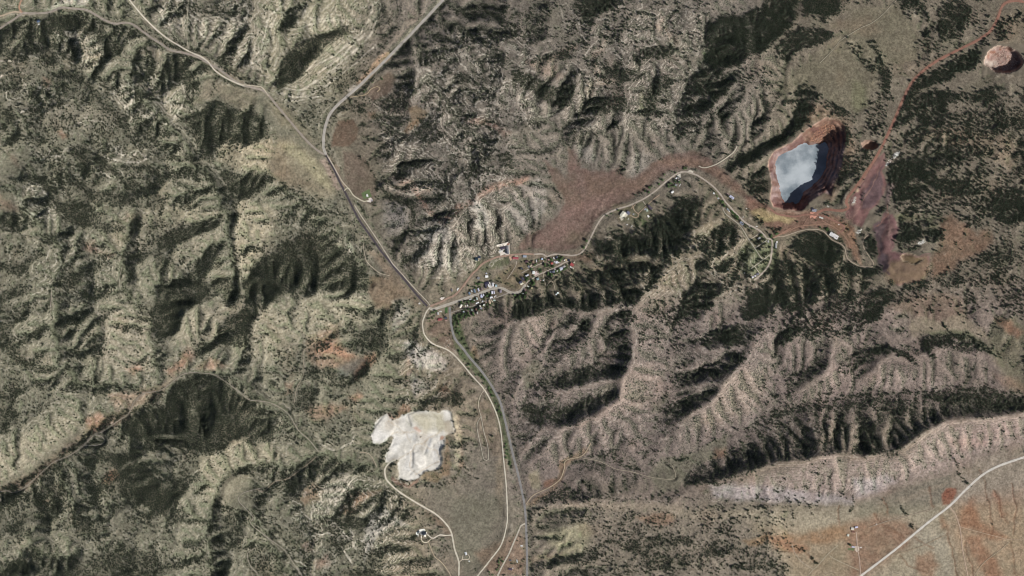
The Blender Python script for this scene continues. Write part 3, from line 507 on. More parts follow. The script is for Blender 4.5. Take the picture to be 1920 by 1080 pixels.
# ---------------------------------------------------------------- soils and rock: "r,g,b soft strength points" (sRGB as seen on level ground)
SOILS = '''
121,117,98 60 1 -160,-160 640,-160 640,300 780,580 700,1240 -160,1240
146,138,114 30 .7 480,-20 760,-20 620,180 520,200 480,140
119,110,99 90 1 690,-160 1480,-160 1460,280 1000,480 720,520
118,108,93 40 1 1440,-160 2080,-160 2080,560 1660,560 1440,330
130,118,105 60 1 860,580 1450,540 1600,760 1320,900 980,940 900,720
126,113,101 30 .8 1440,560 1940,520 1940,760 1440,780
136,124,108 30 1 960,930 1440,930 1480,1080 1480,1240 960,1240
158,146,123 26 1 1395,968 1470,955 1620,948 1790,888 1940,830 2080,800 2080,1240 1500,1240 1470,1060 1430,1000
122,114,100 30 .8 780,820 980,820 980,1240 830,1240
128,120,104 20 .8 300,-160 520,-160 480,180 380,120 260,60
164,152,124 10 .85 420,262 508,262 520,290 500,325 440,315 410,300
163,152,126 12 .85 445,370 520,395 505,465 462,520 440,500
158,148,124 14 .7 0,850 60,810 140,770 150,800 120,840 60,880 0,905
156,146,124 14 .7 200,570 290,590 280,700 200,700 150,640
158,147,124 14 .7 350,590 470,560 480,600 400,640 350,660 330,640
155,146,122 14 .7 480,580 560,560 690,560 680,600 560,660 500,680 450,660
154,144,120 12 .7 380,860 440,830 480,820 540,850 480,880 420,960 390,940
150,140,116 14 .6 250,400 330,380 420,400 350,420 290,440
150,140,118 14 .6 330,470 400,440 430,440 360,480 320,520
150,140,118 14 .6 200,440 280,440 290,470 240,470
150,141,120 12 .6 20,200 100,180 180,195 230,220 150,240 60,245
150,141,120 12 .6 215,160 245,165 245,205 225,200 205,180
152,142,120 12 .6 270,160 340,155 350,190 330,225 290,215 300,200
148,138,115 10 .6 110,60 150,55 190,90 210,120 170,125 150,100 120,80
150,140,118 10 .5 300,20 330,18 345,45 320,50
150,140,118 10 .5 370,45 420,35 450,60 480,110 440,120 420,80 380,70
145,133,108 12 .8 520,262 545,258 590,290 610,320 630,360 600,375 560,355 530,345 505,320
166,157,122 8 .8 525,270 545,268 590,300 615,335 625,355 600,345 570,310 540,290
124,110,90 8 .7 505,295 530,300 560,330 590,352 560,352 520,340 500,318
132,121,101 8 .8 365,195 385,150 400,148 440,165 480,172 480,195 450,207 430,195 410,180
142,130,110 8 .8 262,87 280,87 315,105 300,112 265,100
139,128,103 12 .7 500,190 540,200 600,270 610,285 560,255 520,225
114,99,85 3 1 640,282 655,286 690,302 705,332 708,365 700,382 680,376 660,365 650,350 645,320
112,92,76 3 1 622,250 635,225 665,222 673,240 670,262 650,274 620,274
114,96,82 3 1 700,160 730,135 742,145 735,175 700,185 688,178
130,112,88 3 .9 765,205 785,198 805,207 795,222 770,250 757,252 768,225
132,104,78 3 .7 770,228 780,225 785,232 765,252 757,250
116,93,76 3 .7 690,210 705,207 707,222 692,224
117,95,85 4 1 1018,300 1035,312 1060,332 1068,275 1080,292 1090,317 1140,324 1160,315 1175,337 1200,325 1225,305 1255,290 1300,283 1330,295 1345,310 1375,335 1400,365 1440,388 1425,394 1390,370 1360,345 1330,325 1300,312 1250,320 1220,350 1180,375 1130,400 1110,425 1095,455 1080,468 1040,472 1000,467 965,468 985,440 1015,428 1050,400 1060,380 1045,350
112,97,80 10 .8 1060,455 1072,430 1090,440 1085,460
120,98,82 12 .7 1100,330 1180,340 1230,310 1210,350 1150,370 1100,370
132,106,96 10 .7 1080,380 1130,365 1170,350 1150,372 1100,400 1060,415 1050,400
130,104,94 12 .7 1000,455 1040,430 1080,410 1060,440 1030,462
130,104,86 8 .75 1225,308 1260,298 1300,296 1330,305 1370,338 1400,365 1380,362 1340,325 1300,308 1260,310
142,118,98 8 .7 0,915 40,895 75,875 105,850 130,830 150,815 160,800 200,780 230,765 250,740 275,725 300,725 330,705 300,745 260,765 240,785 215,800 180,810 150,830 120,855 90,880 50,915 0,925
172,128,104 7 .75 160,785 190,770 200,790 175,810 160,800
165,120,98 6 .7 238,692 262,680 268,692 250,702
168,130,106 8 .75 310,695 335,678 355,655 368,662 350,685 320,705
168,130,106 7 .6 370,690 395,672 425,685 400,695
165,132,110 8 .6 205,740 235,735 250,745 215,765
158,118,94 5 .8 196,905 205,885 215,882 222,892 205,905
150,115,94 5 .6 80,945 90,935 90,950
155,116,94 6 .6 108,248 120,245 132,260 120,262
148,115,95 6 .6 85,145 98,150 92,170 80,165
136,112,94 8 .7 0,365 20,380 40,395 15,395 0,388
134,112,94 8 .6 15,285 35,300 40,315 20,300
140,118,98 8 .6 240,400 265,400 260,415 235,415
138,112,96 6 .7 160,455 180,450 190,470 215,478 210,485 180,475 158,470
160,128,104 9 .65 580,630 630,610 640,650 670,670 700,680 690,690 665,700 640,690 600,690 575,670
172,125,96 7 .75 687,665 702,662 705,680 680,695 668,710 665,695
174,128,100 7 .7 598,640 620,635 660,665 655,675 620,660 590,665
112,112,104 6 .7 635,690 650,680 680,672 690,675 670,695 650,705 635,705
170,126,98 7 .65 655,745 672,735 678,740 665,752
160,124,100 9 .6 575,770 620,755 650,765 620,780 590,790
156,122,100 6 .6 535,720 550,715 545,735 538,740
162,132,112 6 .6 760,670 770,665 775,690 762,710 755,700
108,82,66 4 .8 820,725 835,720 842,735 828,742
132,110,88 6 .8 695,518 735,522 758,555 745,578 705,580 690,548
130,110,90 6 .7 690,470 715,475 740,510 770,545 790,575 760,560 720,510
196,186,166 4 .7 652,455 662,470 655,480 648,462
178,170,150 5 .6 735,565 755,560 758,575 740,580
168,163,150 5 .7 730,600 750,575 765,580 760,600 740,620
166,158,150 6 .85 757,645 775,640 790,652 820,660 835,680 835,695 805,692 785,690 770,672 760,660
178,170,156 5 .7 790,665 810,662 830,678 832,692 805,688
160,152,142 7 .7 765,700 800,720 795,740 775,745 770,720
150,142,132 8 .6 720,378 760,372 768,410 748,442 725,440 715,410
158,148,140 5 .5 728,395 755,385 760,410 740,430
166,146,128 5 .75 715,345 740,330 780,348 815,345 802,362 765,362 730,352
165,140,118 5 .6 790,350 815,345 810,358 795,362
152,116,98 5 .8 735,328 770,338 792,365 806,392 830,408 858,384 890,372 910,350 938,342 990,330 990,342 940,352 915,362 895,382 865,392 835,420 805,405 785,372 765,348 735,336
168,162,152 5 .75 882,372 905,382 918,410 905,432 890,425 898,405 885,392
172,163,150 5 .75 780,476 820,466 850,470 858,490 845,505 828,500 800,490
160,152,142 7 .65 790,425 830,420 850,440 840,462 800,455
152,144,134 7 .7 940,380 980,345 1010,335 1030,365 1020,400 985,435 960,425
156,148,138 6 .6 1080,270 1110,275 1120,300 1100,305 1085,290
150,142,130 6 .6 1165,290 1215,285 1215,315 1185,335 1172,320
152,120,104 6 .7 868,222 905,224 935,232 958,250 950,258 920,240 880,232
150,122,106 6 .6 985,110 1005,118 1030,105 1080,85 1082,92 1030,115 1000,125 985,122
158,138,120 5 .6 1108,100 1128,85 1128,70 1150,50 1155,55 1140,75 1135,92 1112,108
160,140,120 6 .7 1100,165 1115,150 1110,125 1115,118 1125,140 1150,155 1130,160 1118,162 1108,185 1100,190
156,134,116 6 .6 1225,50 1240,30 1255,60 1270,85 1260,85 1240,65
150,138,124 5 .6 960,165 985,180 1030,200 1055,210 1060,220 1010,215 970,200
160,138,120 6 .6 1000,125 1040,120 1055,148 1030,150 1005,132
100,110,74 4 .8 1315,95 1325,90 1325,120 1318,125
110,112,78 8 .6 1090,195 1110,200 1100,206 1088,204
112,114,82 6 .6 1200,170 1210,180 1205,220 1195,210
120,112,92 10 .9 1480,140 1560,80 1600,20 1680,10 1720,60 1720,110 1660,130 1620,200 1580,215 1540,180 1450,170
114,114,84 8 .6 1600,150 1620,160 1625,200 1600,215 1595,180
128,112,92 8 .6 1570,45 1630,30 1650,60 1620,70 1590,60
152,142,122 5 .6 1695,10 1720,20 1718,35 1700,30
132,108,86 10 .7 1500,210 1540,195 1560,210 1590,230 1600,290 1580,330 1560,380 1540,372 1560,340 1588,262 1560,225 1520,235 1500,250
132,116,96 12 .6 1860,30 1920,20 1920,85 1880,85
140,120,98 10 .6 1710,255 1760,240 1900,260 1900,320 1860,300 1840,290
128,98,78 8 .8 1755,420 1780,400 1800,415 1830,440 1850,430 1860,450 1840,475 1800,490 1780,510 1750,520 1740,490 1760,460
112,112,84 8 .6 1740,400 1755,420 1750,445 1735,430
126,106,88 10 .8 1660,575 1700,555 1760,550 1800,560 1815,600 1780,610 1740,605 1700,590
146,134,108 6 .85 1705,600 1730,592 1760,605 1800,585 1815,600 1840,615 1860,640 1830,630 1780,620 1740,625 1710,632 1702,615
108,114,80 5 .75 1735,622 1780,618 1820,625 1850,645 1870,670 1855,665 1820,640 1780,628 1745,630
116,112,86 10 .85 1860,600 1900,590 1930,620 1930,730 1900,735 1870,690 1850,650
142,102,78 7 .75 1862,598 1890,600 1915,625 1905,635 1880,615
136,110,88 8 .6 1860,700 1900,710 1920,720 1920,735 1890,728
118,117,92 6 .7 1240,860 1300,850 1330,830 1365,815 1360,850 1300,875 1270,920 1235,925 1215,890
144,106,82 6 .6 1340,845 1362,840 1358,858 1340,858
114,112,88 6 .7 975,700 1005,665 1015,690 1000,720 985,735
116,114,90 5 .6 1015,715 1035,705 1040,720 1018,732
114,112,88 5 .6 1225,760 1250,735 1255,745 1235,775 1222,775
160,142,124 10 .6 985,605 1030,590 1040,610 1010,660 980,690 965,650
156,138,120 12 .6 1140,720 1190,690 1220,680 1250,720 1230,760 1180,770 1120,790 1060,800 1100,770
156,140,120 12 .6 1340,720 1400,690 1440,690 1430,760 1350,800 1300,800 1330,760
158,140,124 10 .6 1490,760 1540,720 1560,680 1600,700 1580,745 1530,758
158,142,126 10 .7 1620,735 1640,700 1700,695 1750,710 1790,720 1780,735 1700,735
168,150,134 14 .85 1400,905 1440,890 1510,872 1560,852 1620,864 1700,858 1725,825 1765,794 1850,786 1940,780 1940,825 1850,850 1790,880 1700,905 1620,935 1480,932 1380,930
172,164,156 8 .75 1330,912 1400,905 1480,918 1560,928 1600,937 1598,944 1480,942 1340,935
172,165,157 8 .7 1600,900 1660,890 1680,905 1640,925 1605,930
172,148,132 8 .6 1820,800 1900,790 1920,800 1860,830 1800,850 1790,830
128,122,102 6 .8 1610,945 1670,927 1780,888 1790,920 1770,940 1690,965 1610,970
160,146,120 4 .5 1680,935 1780,905 1780,912 1690,945
156,134,106 22 .75 1420,985 1520,1000 1600,988 1600,1110 1490,1110 1470,1040
158,126,96 20 .6 1780,960 1840,930 1920,920 1940,1090 1800,1090
142,108,86 14 .85 1590,985 1640,968 1700,975 1722,1000 1690,1040 1625,1085 1595,1085 1590,1040
154,118,86 8 .8 1470,1000 1500,1005 1560,985 1590,985 1590,1015 1530,1020 1470,1015
148,92,68 3 .9 1765,930 1778,918 1793,915 1795,930 1780,942 1765,945
160,118,88 6 .8 1440,1005 1480,1010 1520,1030 1500,1040 1450,1030
152,108,80 9 .8 1800,965 1818,935 1826,932 1838,975 1850,985 1890,1008 1870,1012 1830,1000 1800,985
152,110,84 6 .75 1860,925 1868,920 1880,955 1890,965 1880,970 1868,950
150,108,82 7 .75 1810,1010 1835,1005 1850,1030 1870,1050 1880,1085 1850,1085 1830,1050
152,112,86 7 .7 1720,1040 1745,1035 1760,1060 1750,1085 1725,1085 1715,1060
150,110,84 6 .7 1760,955 1775,975 1780,1000 1765,990
165,150,125 10 .6 1630,1070 1680,1040 1720,1025 1700,1060 1720,1085 1640,1085
160,150,130 10 .6 1700,1010 1740,990 1770,1000 1790,1085 1770,1085 1750,1030
150,132,108 6 .8 990,1045 1010,1042 1060,1035 1060,1045 1020,1052 992,1060
157,151,118 10 .7 1020,1000 1060,985 1095,978 1110,1000 1100,1030 1060,1040 1030,1020
148,116,92 6 .7 1190,970 1230,960 1265,965 1260,985 1220,985
164,148,124 8 .6 1060,940 1180,942 1280,948 1280,960 1150,955 1060,950
164,150,126 8 .6 1240,960 1440,955 1440,970 1300,972
160,124,86 5 .7 1395,1015 1440,1000 1440,1015 1405,1025
148,122,90 4 .7 985,945 1030,920 1048,890 1048,865 1080,852 1100,840 1108,845 1085,860 1060,875 1055,900 1035,922 1000,948
150,143,112 3 .8 990,888 1010,882 1015,920 1000,918
140,100,74 4 .7 1018,905 1035,896 1045,900 1035,910 1020,915
126,112,92 6 .8 890,750 920,745 945,800 950,880 940,960 930,940 930,860 905,830 895,790
150,124,100 3 .6 850,780 860,775 870,870 860,890
138,104,82 6 .7 640,950 660,925 690,920 712,922 690,935 670,950 660,965 642,960
142,112,88 6 .6 560,935 580,910 600,905 605,925 590,940 570,945
164,158,148 6 .7 690,965 720,950 740,965 765,985 735,985 705,1005 692,1035 684,1050 684,1010
160,126,108 7 .55 590,1050 615,1040 620,1060 595,1070
160,126,108 7 .5 570,1015 590,1010 585,1030 565,1030
160,150,134 8 .55 600,910 650,890 660,910 630,950 615,940
118,113,96 10 .8 850,940 900,910 940,940 920,1000 880,1060 850,1040 840,980
118,98,80 6 .7 800,960 840,985 850,1005 840,1010 820,985 795,965
140,110,90 6 .6 890,1040 930,1020 970,1000 985,1010 985,1080 920,1080
118,97,80 4 .8 985,500 1000,495 1060,480 1115,470 1110,495 1085,490 1060,475
132,116,90 5 .7 950,500 990,485 1000,510 980,545 950,540 930,520
92,98,68 4 .7 890,490 955,480 955,495 920,505 895,505
118,98,84 6 .8 800,600 830,590 848,610 860,650 850,660 820,640 800,620
136,108,78 4 .7 885,650 895,648 895,675 880,670
110,112,82 4 .6 1170,385 1215,375 1225,395 1200,425 1165,415
124,112,86 4 .6 1150,385 1180,380 1185,410 1160,415
102,112,80 5 .7 1385,470 1420,445 1455,440 1465,500 1420,520 1390,515
118,104,84 4 .6 1405,445 1425,437 1435,460 1415,465
136,100,84 6 .85 1400,370 1450,392 1500,395 1560,400 1590,410 1600,430 1570,430 1520,425 1450,445 1440,430 1400,390
178,158,112 4 .85 1405,395 1430,392 1460,402 1490,412 1480,418 1440,416 1415,408
128,92,88 2 1 1584,404 1595,370 1610,345 1635,305 1655,285 1660,300 1655,320 1660,350 1650,378 1630,395 1615,425 1600,420
108,86,88 2 .9 1618,360 1632,335 1650,318 1652,345 1650,375 1632,390 1616,392 1612,375
104,86,85 3 .9 1658,350 1668,340 1676,348 1668,378 1662,400 1658,385
128,94,92 2 1 1656,400 1672,402 1684,430 1672,470 1690,478 1740,480 1742,475 1735,505 1720,530 1680,535 1660,515 1645,485 1640,440 1634,425 1650,415
136,114,88 6 .85 1680,490 1735,480 1740,510 1720,535 1665,530 1655,512 1670,490
90,77,80 3 .95 1650,475 1665,480 1665,500 1655,512 1645,500 1642,490
98,84,86 3 .8 1636,422 1650,415 1662,420 1652,450 1655,470 1648,470 1638,450
120,102,72 3 .8 1684,480 1700,474 1722,480 1727,488 1712,496 1695,494
112,110,80 4 .7 1675,405 1695,398 1720,405 1710,416 1685,418
150,112,88 5 .8 1560,410 1600,430 1610,470 1615,500 1600,480 1580,450 1555,425
192,156,124 3 .9 668,154 690,131 718,102 732,96 736,102 716,122 692,146 674,160
206,190,168 3 .9 735,97 754,72 771,54 774,60 752,88 740,100
204,192,172 3 .9 650,168 664,156 668,163 656,174
206,188,168 3 .8 812,10 824,0 832,-4 816,18
188,180,162 3 .9 84,20 108,5 140,-6 168,-4 160,8 148,14 120,12 96,19
84,98,62 3 .8 846,594 858,586 868,622 880,662 922,718 946,780 962,870 950,872 940,800 914,728 862,668 848,630
150,128,108 3 .7 614,292 622,290 640,330 650,350 644,352 628,322
176,150,134 3 .7 600,300 612,296 628,330 640,355 632,356 612,325
'''
ROCKY = '''
.5 480,-20 760,-60 620,190 520,200 480,140
.9 300,0 480,-20 480,130 440,125 400,70 300,60
.8 100,50 190,55 215,120 160,130 110,90
.6 60,160 120,170 120,210 40,215
.8 210,150 350,150 350,210 250,240 210,200
.7 40,340 120,350 130,410 60,420
.6 80,270 140,270 130,310 80,305
.7 210,270 290,265 290,310 220,310
.8 820,350 950,360 940,500 850,510 760,500 780,430
.8 720,250 960,240 960,350 800,360 720,330
.7 700,180 860,60 1000,60 1000,240 800,240
.7 540,880 760,900 780,1080 540,1080
.5 1060,0 1320,0 1320,250 1060,250
.5 0,480 120,440 240,480 200,560 60,560
.4 1130,430 1400,420 1440,560 1100,560
.3 1330,900 1640,900 1640,950 1330,950
.2 960,600 1440,600 1440,800 960,850
.26 -160,-160 640,-160 640,300 700,560 560,760 560,1240 -160,1240
.22 1440,780 1700,780 1920,780 1920,870 1620,950 1440,950
.6 750,640 850,640 850,760 750,760
'''
SHADES = '''
-.8 480,0 760,-40 640,160 560,200 540,180 600,120
-.7 985,605 1040,600 1010,660 985,700 960,650
-.8 1400,905 1440,890 1510,872 1620,864 1725,825 1765,794 1940,785 1940,825 1790,880 1620,935 1400,930
-.6 1140,720 1190,690 1250,700 1230,760 1180,770 1060,800
-.5 1340,720 1440,690 1430,760 1350,800
-.6 1490,760 1560,680 1600,700 1580,745
-.6 1620,735 1640,700 1750,710 1790,720 1700,735
-.5 350,590 470,560 400,640 350,660
-.5 445,370 520,395 462,520 440,500
-.5 420,262 508,262 500,325 410,300
-.5 480,580 690,560 560,660 480,680
-.5 0,850 140,770 150,800 60,880 0,905
-.5 380,860 480,820 540,850 420,960
-.4 200,570 290,590 280,700 150,640
'''# ---------------------------------------------------------------- rock ledges traced along the beds, and scrubby slopes turned from the sun
LEDGES = '''
300,22 302,30 310,42 322,50 335,50 342,40 338,28 325,18 310,16 300,22
310,25 318,38 330,45 336,40 330,28 318,22 310,25
362,45 365,38 368,48 372,58 380,68 395,70 410,72 425,66 440,68 448,78 446,95 452,105 465,105 478,95
372,38 378,42 384,55 392,64 405,66 420,62 436,62 445,66
385,45 395,40 410,38 425,40 432,48
400,10 415,8 435,10 450,8 462,18 465,30 455,40 450,48 445,40
120,62 128,60 140,62 152,72 148,82 140,88 132,98 138,108 150,110 160,102 168,105 165,115 160,122 175,122 195,122 207,120
112,60 108,68 115,82 125,92
125,65 135,68 145,75 142,85
160,70 172,80 180,90 190,100 200,112
38,100 48,102 55,108 65,105 75,110 85,120
0,114 20,115 40,118
0,145 12,140 25,137 40,136 48,140
12,170 15,185 25,188 38,185 45,180 40,168
45,160 60,158 75,165 95,168
35,205 40,212 50,208 65,205 75,198
215,170 218,185 225,195 235,200 248,195 252,175 250,160 235,162 222,163 215,170
255,122 262,135 275,145 290,148 310,152 330,155 345,162 348,178 342,195 335,210 322,228 310,235
270,185 278,183 290,190 300,195 315,192 322,188
262,210 272,218 282,225 290,215 285,210
140,240 150,232 170,226 190,228 205,235
480,105 490,90 495,70 500,50 505,30 520,20 535,5
470,120 482,118 494,100 502,80 508,58 515,40
556,30 560,45 565,52 580,48 595,43 615,40 635,38 650,40 660,38
566,10 572,20 575,30 585,37 605,38 625,37
530,165 560,170 580,160 610,140 640,115 670,90 695,65 705,40 712,15
520,172 550,182 575,180 605,165 640,138 670,115 700,88
575,132 600,118 625,105 650,85 675,62 690,40 700,10
590,140 615,125 640,105 662,84 684,62
540,190 565,187 600,180
40,365 45,385 55,395 70,408 85,405 95,400
60,345 65,360 75,365 85,375 92,388 95,398
50,360 60,350 72,345 80,352 85,365
215,275 222,288 235,292 255,290 262,280 258,272
200,295 215,300 235,305 255,305 270,302 277,298 275,290
70,290 80,300 95,298 108,292 115,295
185,315 200,328 215,335 222,330
885,390 892,398 900,405 912,402 915,392 905,385
875,420 890,425 905,432 915,425 920,410 918,395
835,480 830,490 840,495 850,492 855,480 850,470 840,470
820,470 825,485 825,500 830,508 845,505 860,495 865,480 855,465 850,450 855,435 860,420 852,410
790,500 800,498 812,495 815,505 825,515 840,512 865,500
860,505 875,490 880,470 870,455 865,440
800,520 830,522 850,520 870,508 885,492
735,345 750,338 765,340 775,350 790,355 805,348 815,350
720,345 735,355 755,362 775,365 790,358
800,400 815,415 830,425 845,415
790,440 805,450 820,448 830,440
780,478 795,474 810,478 830,472
710,225 725,230 740,240 755,250 770,248 780,235
715,255 735,262 750,272 770,275
820,105 850,110 870,125 890,150 905,170 925,175 945,165 940,145 925,130
870,100 890,115 900,140 905,150
845,70 870,68 890,75 910,85
800,130 815,140 830,145 850,160 870,170 895,185 930,195 955,210
790,185 800,195 808,210 812,222
865,230 885,240 905,238 925,245 945,240 955,255
855,240 860,255 865,268
700,195 715,205 735,215 755,215
840,290 860,285 880,290 895,280
1050,15 1053,30 1058,45 1075,50 1085,48 1082,35 1070,20 1060,8 1050,15
990,110 1005,108 1020,102 1035,97
1110,100 1125,95 1130,80 1140,65 1155,48
1110,112 1118,125 1120,140 1112,155 1102,165 1102,185
1112,158 1125,155 1140,155 1155,160
1225,35 1240,55 1255,75 1262,85
1205,90 1215,88 1230,85
1105,205 1112,220 1120,240 1100,242 1085,245 1060,245
960,165 975,185 990,205 1015,220 1040,215 1055,210
1170,205 1172,230 1170,255
600,950 610,960 620,975 632,985 645,1000 655,1010 665,1005 660,995
575,1000 590,1003 605,1000 615,998 627,1005
632,1010 640,1025 650,1040 660,1055
685,1035 690,1020 695,1010 705,1000 715,995 725,985 735,980
620,940 635,930 650,915 660,900
605,835 625,845 640,840 660,830 665,815
590,910 600,925 605,940 595,955
655,985 662,1000 660,1015 668,1030
775,650 785,665 795,675 800,690 815,695 830,690 832,678 825,668
1225,470 1240,475 1250,480 1260,475 1280,470 1300,460 1320,460 1325,475 1335,490 1330,505
1320,430 1325,445 1340,452 1350,455 1355,470 1362,480 1362,500 1358,515
1150,582 1175,575 1190,570 1205,555 1215,545
'''
DARK = '''
.4 1455,690 1460,650 1475,610 1500,605 1520,640 1510,690 1480,710
.95 1480,716 1515,697 1540,665 1550,660 1548,690 1520,720 1495,745 1480,750
.8 1600,720 1605,690 1640,680 1700,690 1690,680 1640,690 1622,710 1605,735
.95 1300,890 1350,870 1385,850 1430,830 1440,870 1390,880 1340,905 1290,905
.6 1262,640 1290,635 1340,640 1345,650 1310,655 1270,690 1262,670
.85 1255,705 1320,695 1350,690 1330,715 1300,730 1260,740
.85 1240,790 1250,770 1300,748 1320,750 1305,768 1280,785 1250,800
.6 1040,612 1060,600 1075,600 1060,625 1040,645 1035,640
.75 1015,690 1030,665 1060,662 1080,662 1060,670 1040,690 1015,715
.85 1120,690 1125,672 1180,672 1175,690 1140,710 1110,720 1050,735 1080,715
.75 965,765 1000,775 1060,785 1040,795 1000,795 965,800
.45 880,600 960,600 940,640 930,680 910,670 890,640
.8 1710,745 1800,740 1920,750 1920,770 1800,775 1740,785 1715,800
.85 995,945 1030,920 1080,918 1180,930 1340,930 1330,940 1180,940 1070,938
.5 1270,610 1290,560 1340,545 1330,580 1300,600
.5 720,190 770,180 760,225 720,215
.5 800,60 870,70 930,120 950,180 900,170 850,110
.6 835,140 960,215 950,230 850,175
.5 770,300 810,300 760,330 735,330
.6 300,10 380,5 440,15 460,25 420,40 360,30
.5 100,60 160,30 210,70 210,110 180,80 130,55
.6 1090,868 1100,870 1160,893 1150,900 1110,890
.6 1185,885 1200,890 1180,915 1165,905
.5 1360,1055 1440,1045 1480,1062 1440,1075
.5 1480,810 1490,840 1475,860 1460,840
'''

CREEK_TREES = '''
1045,620 1020,655 1008,690 1003,720 990,740
1010,727 1028,712 1055,700 1090,690 1120,685 1123,665 1135,645
983,757 1022,768 1050,770 1085,760 1117,747
1255,703 1255,735 1230,765 1217,780 1222,805 1205,830
1255,703 1270,690 1270,665 1260,640 1260,590 1275,552
1270,635 1292,625 1322,634 1347,622 1380,610
1272,692 1290,696 1325,690 1350,682
1340,820 1370,805 1400,795 1440,775 1480,762 1540,752 1580,750 1600,740 1640,742 1712,735 1760,738 1807,725 1860,728 1920,745
1478,762 1478,720 1515,697 1540,660
1585,747 1600,722 1595,702 1600,665
1070,865 1095,857 1108,832 1135,827 1140,815
1195,850 1230,862 1285,862 1310,840 1340,825
1595,955 1600,945 1603,928
1795,882 1792,850 1788,830
1818,910 1795,888
1490,985 1485,955 1482,938
1524,965 1520,945
505,330 540,350 560,370 580,395 620,415 640,430
655,285 690,305 706,335 709,365 695,390
385,140 397,150 407,160 405,175 390,185
375,700 320,718 300,735 260,737 225,722 190,702 172,682
575,205 590,225 600,245
625,215 650,190 690,160
830,165 850,205 862,240
1265,240 1262,225 1285,175
720,370 735,365 775,378
1760,600 1800,640 1850,660
1720,1000 1690,950
1465,1018 1490,1020 1520,1045 1535,1058
'''
# ---------------------------------------------------------------- rasters from the survey
def parse(block, n):
    for ln in block.strip().splitlines():
        f = ln.split()
        yield f[:n], pts_of(' '.join(f[n:]))
DENS = np.zeros((NY, NX), np.float32); STAND = np.zeros((NY, NX), np.float32)
out_frame = 1 - np.clip(np.minimum(np.minimum(GX + 10, 1930 - GX), np.minimum(GY + 10, 1090 - GY)) / 20, 0, 1)
DENS += out_frame * np.clip(fbm(GX, GY, 120, 4, 21) * 1.6 + 0.25, 0, 0.8)
for (d,), P in parse(OPEN, 1):
    w, m = poly_mask(P, 22); DENS[w] = np.maximum(DENS[w], m * float(d))
DENS *= np.clip(0.75 + 1.7 * fbm(GX, GY, 42, 4, 5), 0.06, 1.8)
for (d,), P in parse(BARE, 1):
    w, m = poly_mask(P, 5); DENS[w] *= 1 - m * min(float(d) + .08, 1)
for (d,), P in parse(STANDS, 1):
    w, m = poly_mask(P, 4.2); STAND[w] = np.maximum(STAND[w], m * float(d))
DENS = np.maximum(DENS, STAND ** 1.3 * np.clip(1.0 + 1.2 * fbm(GX, GY, 15, 3, 8), 0.15, 1.1))
DENS = np.maximum(DENS, 0.55 * blur(STAND, 9) * np.clip(.55 + 1.5 * fbm(GX, GY, 18, 3, 12), 0, 1))
for (d,), P in parse(BARE, 1):
    w, m = poly_mask(P, 4); DENS[w] = np.where(STAND[w] > .3, DENS[w], DENS[w] * (1 - m * min(float(d) + .05, 1)))

for li, ln in enumerate(CREEK_TREES.strip().splitlines()):
    P = pts_of(ln); w, m, _ = line_mask(P, 4.5, 4, True)
    DENS[w] = np.maximum(DENS[w], m * np.clip(.55 + 1.0 * perlin(GX[w] / 16, GY[w] / 16, li), 0, .75))
SOIL_GREY = 0.14
ALB = np.ones((NY, NX, 3), np.float32) * np.array(lin((126, 116, 100)), np.float32)
for (c, s, k), P in parse(SOILS, 3):
    w, m = poly_mask(P, float(s)); m = m * float(k)
    if float(s) < 25: m = m * np.clip(0.92 + 0.5 * fbm(GX[w], GY[w], 17, 4, 15, .6), .35, 1)
    cc = np.array([float(v) for v in c.split(',')]); cc = cc + (cc.mean() - cc) * SOIL_GREY
    ALB[w] = ALB[w] * (1 - m[..., None]) + np.array(lin(cc), np.float32) * m[..., None]
ROCK = np.zeros((NY, NX), np.float32)
for (d,), P in parse(ROCKY, 1):
    w, m = poly_mask(P, 16); ROCK[w] = np.maximum(ROCK[w], m * float(d))
DARKS = np.zeros((NY, NX), np.float32)
for (d,), P in parse(DARK, 1):
    w, m = poly_mask(P, 6); DARKS[w] = np.maximum(DARKS[w], m * float(d))
SHADE = blur(np.maximum(np.clip(STAND, 0, 1) ** 2, DARKS), 2.5)
for (d,), P in parse(SHADES, 1):
    w, m = poly_mask(P, 14); SHADE[w] += m * float(d) * (1 - STAND[w])

# ---------------------------------------------------------------- relief: survey + lie of the wooded slopes + running water
S4 = SHADE[::2, ::2][:H4.shape[0], :H4.shape[1]].astype(np.float64)
fy = np.fft.fftfreq(S4.shape[0], 4 * PX)[:, None] * 2 * math.pi; fx = np.fft.rfftfreq(S4.shape[1], 4 * PX)[None] * 2 * math.pi
dirx, diry = math.sin(SUN_AZ), -math.cos(SUN_AZ)                  # towards the sun, in image axes (y down)
k2 = fx * fx + fy * fy; k2[0, 0] = 1
Sf = np.fft.rfft2(S4 * 0.68)
hf = -1j * (fx * dirx + fy * diry) * Sf / (k2 + (2 * math.pi / 900) ** 2)
hf[0, 0] = 0
SFS = np.fft.irfft2(hf, S4.shape)
gx4 = GX[::2, ::2][:H4.shape[0], :H4.shape[1]]; gy4 = GY[::2, ::2][:H4.shape[0], :H4.shape[1]]
FLAT = np.zeros((NY, NX), np.float32)
for (d,), P in parse(BARE, 1):
    if float(d) < .85: continue
    w, m = poly_mask(P, 8); FLAT[w] = np.maximum(FLAT[w], m * float(d))
F4 = blur(FLAT, 6)[::2, ::2][:H4.shape[0], :H4.shape[1]]
rug = (1 - 0.88 * np.clip(F4, 0, 1))
H4 = (H4 - 40) * 1.25 + 40 + SFS
HILLY = np.zeros((NY, NX), np.float32)
